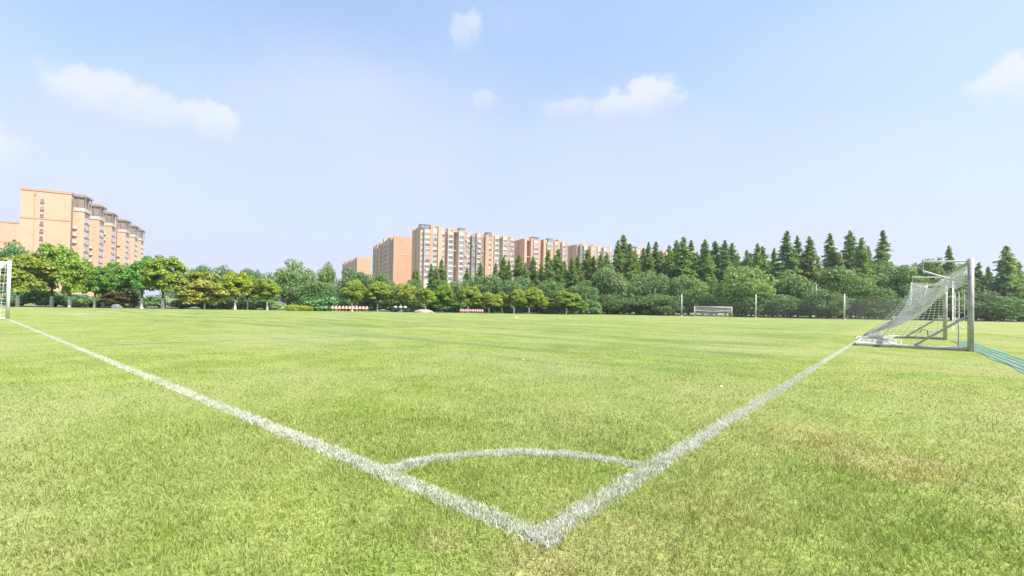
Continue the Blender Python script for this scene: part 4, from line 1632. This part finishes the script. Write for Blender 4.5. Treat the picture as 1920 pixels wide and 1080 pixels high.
# dark cart with pale sacks
p = at(750, 57)
ct = empty('equipment_cart', p, math.radians(4), 'low dark steel cart beside the sand heap', 'cart')
MB().box((-1.0, -.4, .34), (1.0, .4, .46)).build('deck', M['dark'], ct)
for x in (-.7, .7):
    for y in (-.42, .42):
        MB().tube([(x, y - .05, .19), (x, y + .05, .19)], .19, 12).build('wheel', M['rubber'], ct)
MB().box((-.95, -.36, .463), (.95, -.32, .62)).build('side_board', M['dark'], ct)
MB().tube([(1.0, 0, .4), (1.6, 0, .25)], .03, 6).build('drawbar', M['dark'], ct)


def blob(seed, sx, sy, sz, amp=.12, nu=14, nv=9):
    rg = random.Random(seed)
    ph = [rg.random() * 6 for _ in range(6)]
    mb = MB()
    for j in range(nv + 1):
        a = math.pi / 2 * j / nv
        for i in range(nu):
            t_ = 2 * math.pi * i / nu
            k = 1 + amp * (math.sin(3 * t_ + ph[0]) * math.cos(2 * a + ph[1]) + .6 * math.sin(5 * t_ + ph[2] + 3 * a))
            mb.v.append((math.cos(t_) * math.cos(a) * sx * k, math.sin(t_) * math.cos(a) * sy * k, math.sin(a) * sz * (1 + amp * .4 * math.sin(2 * t_ + ph[3]) * math.cos(a))))
    for j in range(nv):
        for i in range(nu):
            i2 = (i + 1) % nu
            mb.f.append((j * nu + i, j * nu + i2, (j + 1) * nu + i2, (j + 1) * nu + i))
            mb.m.append(0)
    return mb


for k, (x, lab) in enumerate(((-.55, 'pale sack on the left end of the dark cart'), (.05, 'pale sack in the middle of the dark cart'), (.62, 'pale sack on the right end of the dark cart'))):
    o = blob(k, .26, .24, .30).build('sack', M['sack'], None, True)
    o.location = p + Vector((x, .02 + x * .07, .463))
    tag(o, lab, 'sack', 'sacks on the cart')

o = blob(31, 1.25, .9, .44, .10, 22, 8).build('sand_heap', M['sand'], None, True)
o.location = at(795, 57.5)
tag(o, 'low heap of pale sand at the far edge of the lawn', 'sand heap')
o = blob(35, .55, .4, .45, .14).build('boulder', M['stone'], None, True)
o.location = at(219, 48.5)
tag(o, 'dark grey stone below the twiggy brown tree', 'stone')

# red board on white posts among the left trees
p = at(252, 52)
rb = empty('notice_board', p, math.radians(10), 'red notice board on white posts among the left trees', 'sign')
MB().box((-.32, -.03, .35), (.32, .03, 1.45)).build('panel', M['red'], rb)
for x in (-.36, .36):
    MB().tube([(x, 0, 0), (x, 0, 1.7)], .035, 8).build('post', M['white_metal'], rb)

# pale pink railing behind the trees
p = at(333, 56)
pr = empty('railing', p, math.radians(6), 'pale pink railing behind the stout camphor tree', 'railing')
for z in (.25, 1.05):
    MB().box((-1.3, -.03, z), (1.3, .03, z + .06)).build('rail', M['pinkrail'], pr)
pk = MB().box((-.035, -.05, .05), (.035, -.031, 1.25)).mesh('picket', M['pinkrail'])
for k in range(13):
    link('picket', pk, pr, (-1.2 + k * .2, 0, 0))

# silver car parked behind the left trees
p = at(137, 54)
car = empty('parked_car', p, math.radians(8), 'silver car parked behind the white trunks on the left', 'car')
mb = MB()
sec = [(-2.05, .35, .72), (-1.95, .32, .86), (-1.2, .28, .92), (-.75, .28, .95), (1.0, .28, .97), (1.6, .28, .95), (2.0, .33, .85), (2.1, .38, .70)]
for (x, zb, zt) in sec:
    w = .84 - .10 * (abs(x) / 2.1) ** 3
    mb.v += [(x, -w, zb), (x, -w - .02, (zb + zt) / 2), (x, -w + .06, zt), (x, w - .06, zt), (x, w + .02, (zb + zt) / 2), (x, w, zb)]
for i in range(len(sec) - 1):
    for k in range(6):
        k2 = (k + 1) % 6
        mb.f.append((i * 6 + k, (i + 1) * 6 + k, (i + 1) * 6 + k2, i * 6 + k2))
        mb.m.append(0)
mb.f += [tuple(range(6)), tuple(reversed(range(42, 48)))]
mb.m += [0, 0]
body = mb.build('body', M['silver'], car)
mb = MB()
lo = [(-1.15, .95), (1.55, .96)]
b_ = [(-1.15, -.76, .94), (1.6, -.76, .95), (1.6, .76, .95), (-1.15, .76, .94), (-.45, -.62, 1.42), (1.0, -.62, 1.42), (1.0, .62, 1.42), (-.45, .62, 1.42)]
mb.v += b_
mb.f += [(0, 1, 5, 4), (1, 2, 6, 5), (2, 3, 7, 6), (3, 0, 4, 7)]
mb.m += [0] * 4
mb.build('window_band', M['carglass'], car)
MB().box((-.47, -.63, 1.421), (1.02, .63, 1.47)).build('roof', M['silver'], car)
for x in (-1.3, 1.3):
    for y in (-.80, .80):
        wl = MB().tube([(x, y - .09, .31), (x, y + .09, .31)], .31, 16).build('wheel', M['rubber'], car)
        MB().tube([(x, y - .10, .31), (x, y + .10, .31)], .18, 12).build('rim', M['silver'], wl)

# scraps on the grass
for (px, py, lab) in ((981, 676, 'white scrap of paper lying mid field'), (1352, 727, 'white scrap of paper near the right touch line'), (968, 596, 'white marker dot far out on the lawn'), (1196, 590, 'white bag at the foot of the netting')):
    q = ground(px, py)
    s = .016 if q.y < 15 else .09
    o = blob(px, s, s * .8, s * .9, .25, 8, 4).build('paper_scrap', M['litter'], None)
    o.location = q + Vector((0, 0, .012))
    tag(o, lab, 'litter', 'scraps on the lawn', 'thing')

# ------------------------------------------------------------------ light summer haze
hz = MB().box((-S - 20, -80, -1.0), (S + 20, S + 20, 56.0))
mh = bpy.data.materials.new('haze')
mh.use_nodes = True
th_ = NT(mh.node_tree)
th_.n.remove(th_.n['Principled BSDF'])
pv = th_.new('ShaderNodeVolumePrincipled')
pv.inputs['Color'].default_value = (0.93, 0.96, 1.0, 1)
pv.inputs['Density'].default_value = 0.00036
pv.inputs['Anisotropy'].default_value = 0.2
th_.l.new(pv.outputs[0], th_.n['Material Output'].inputs['Volume'])
tag(hz.build('haze', mh), 'thin pale summer haze over the whole pitch', 'haze', kind='stuff')
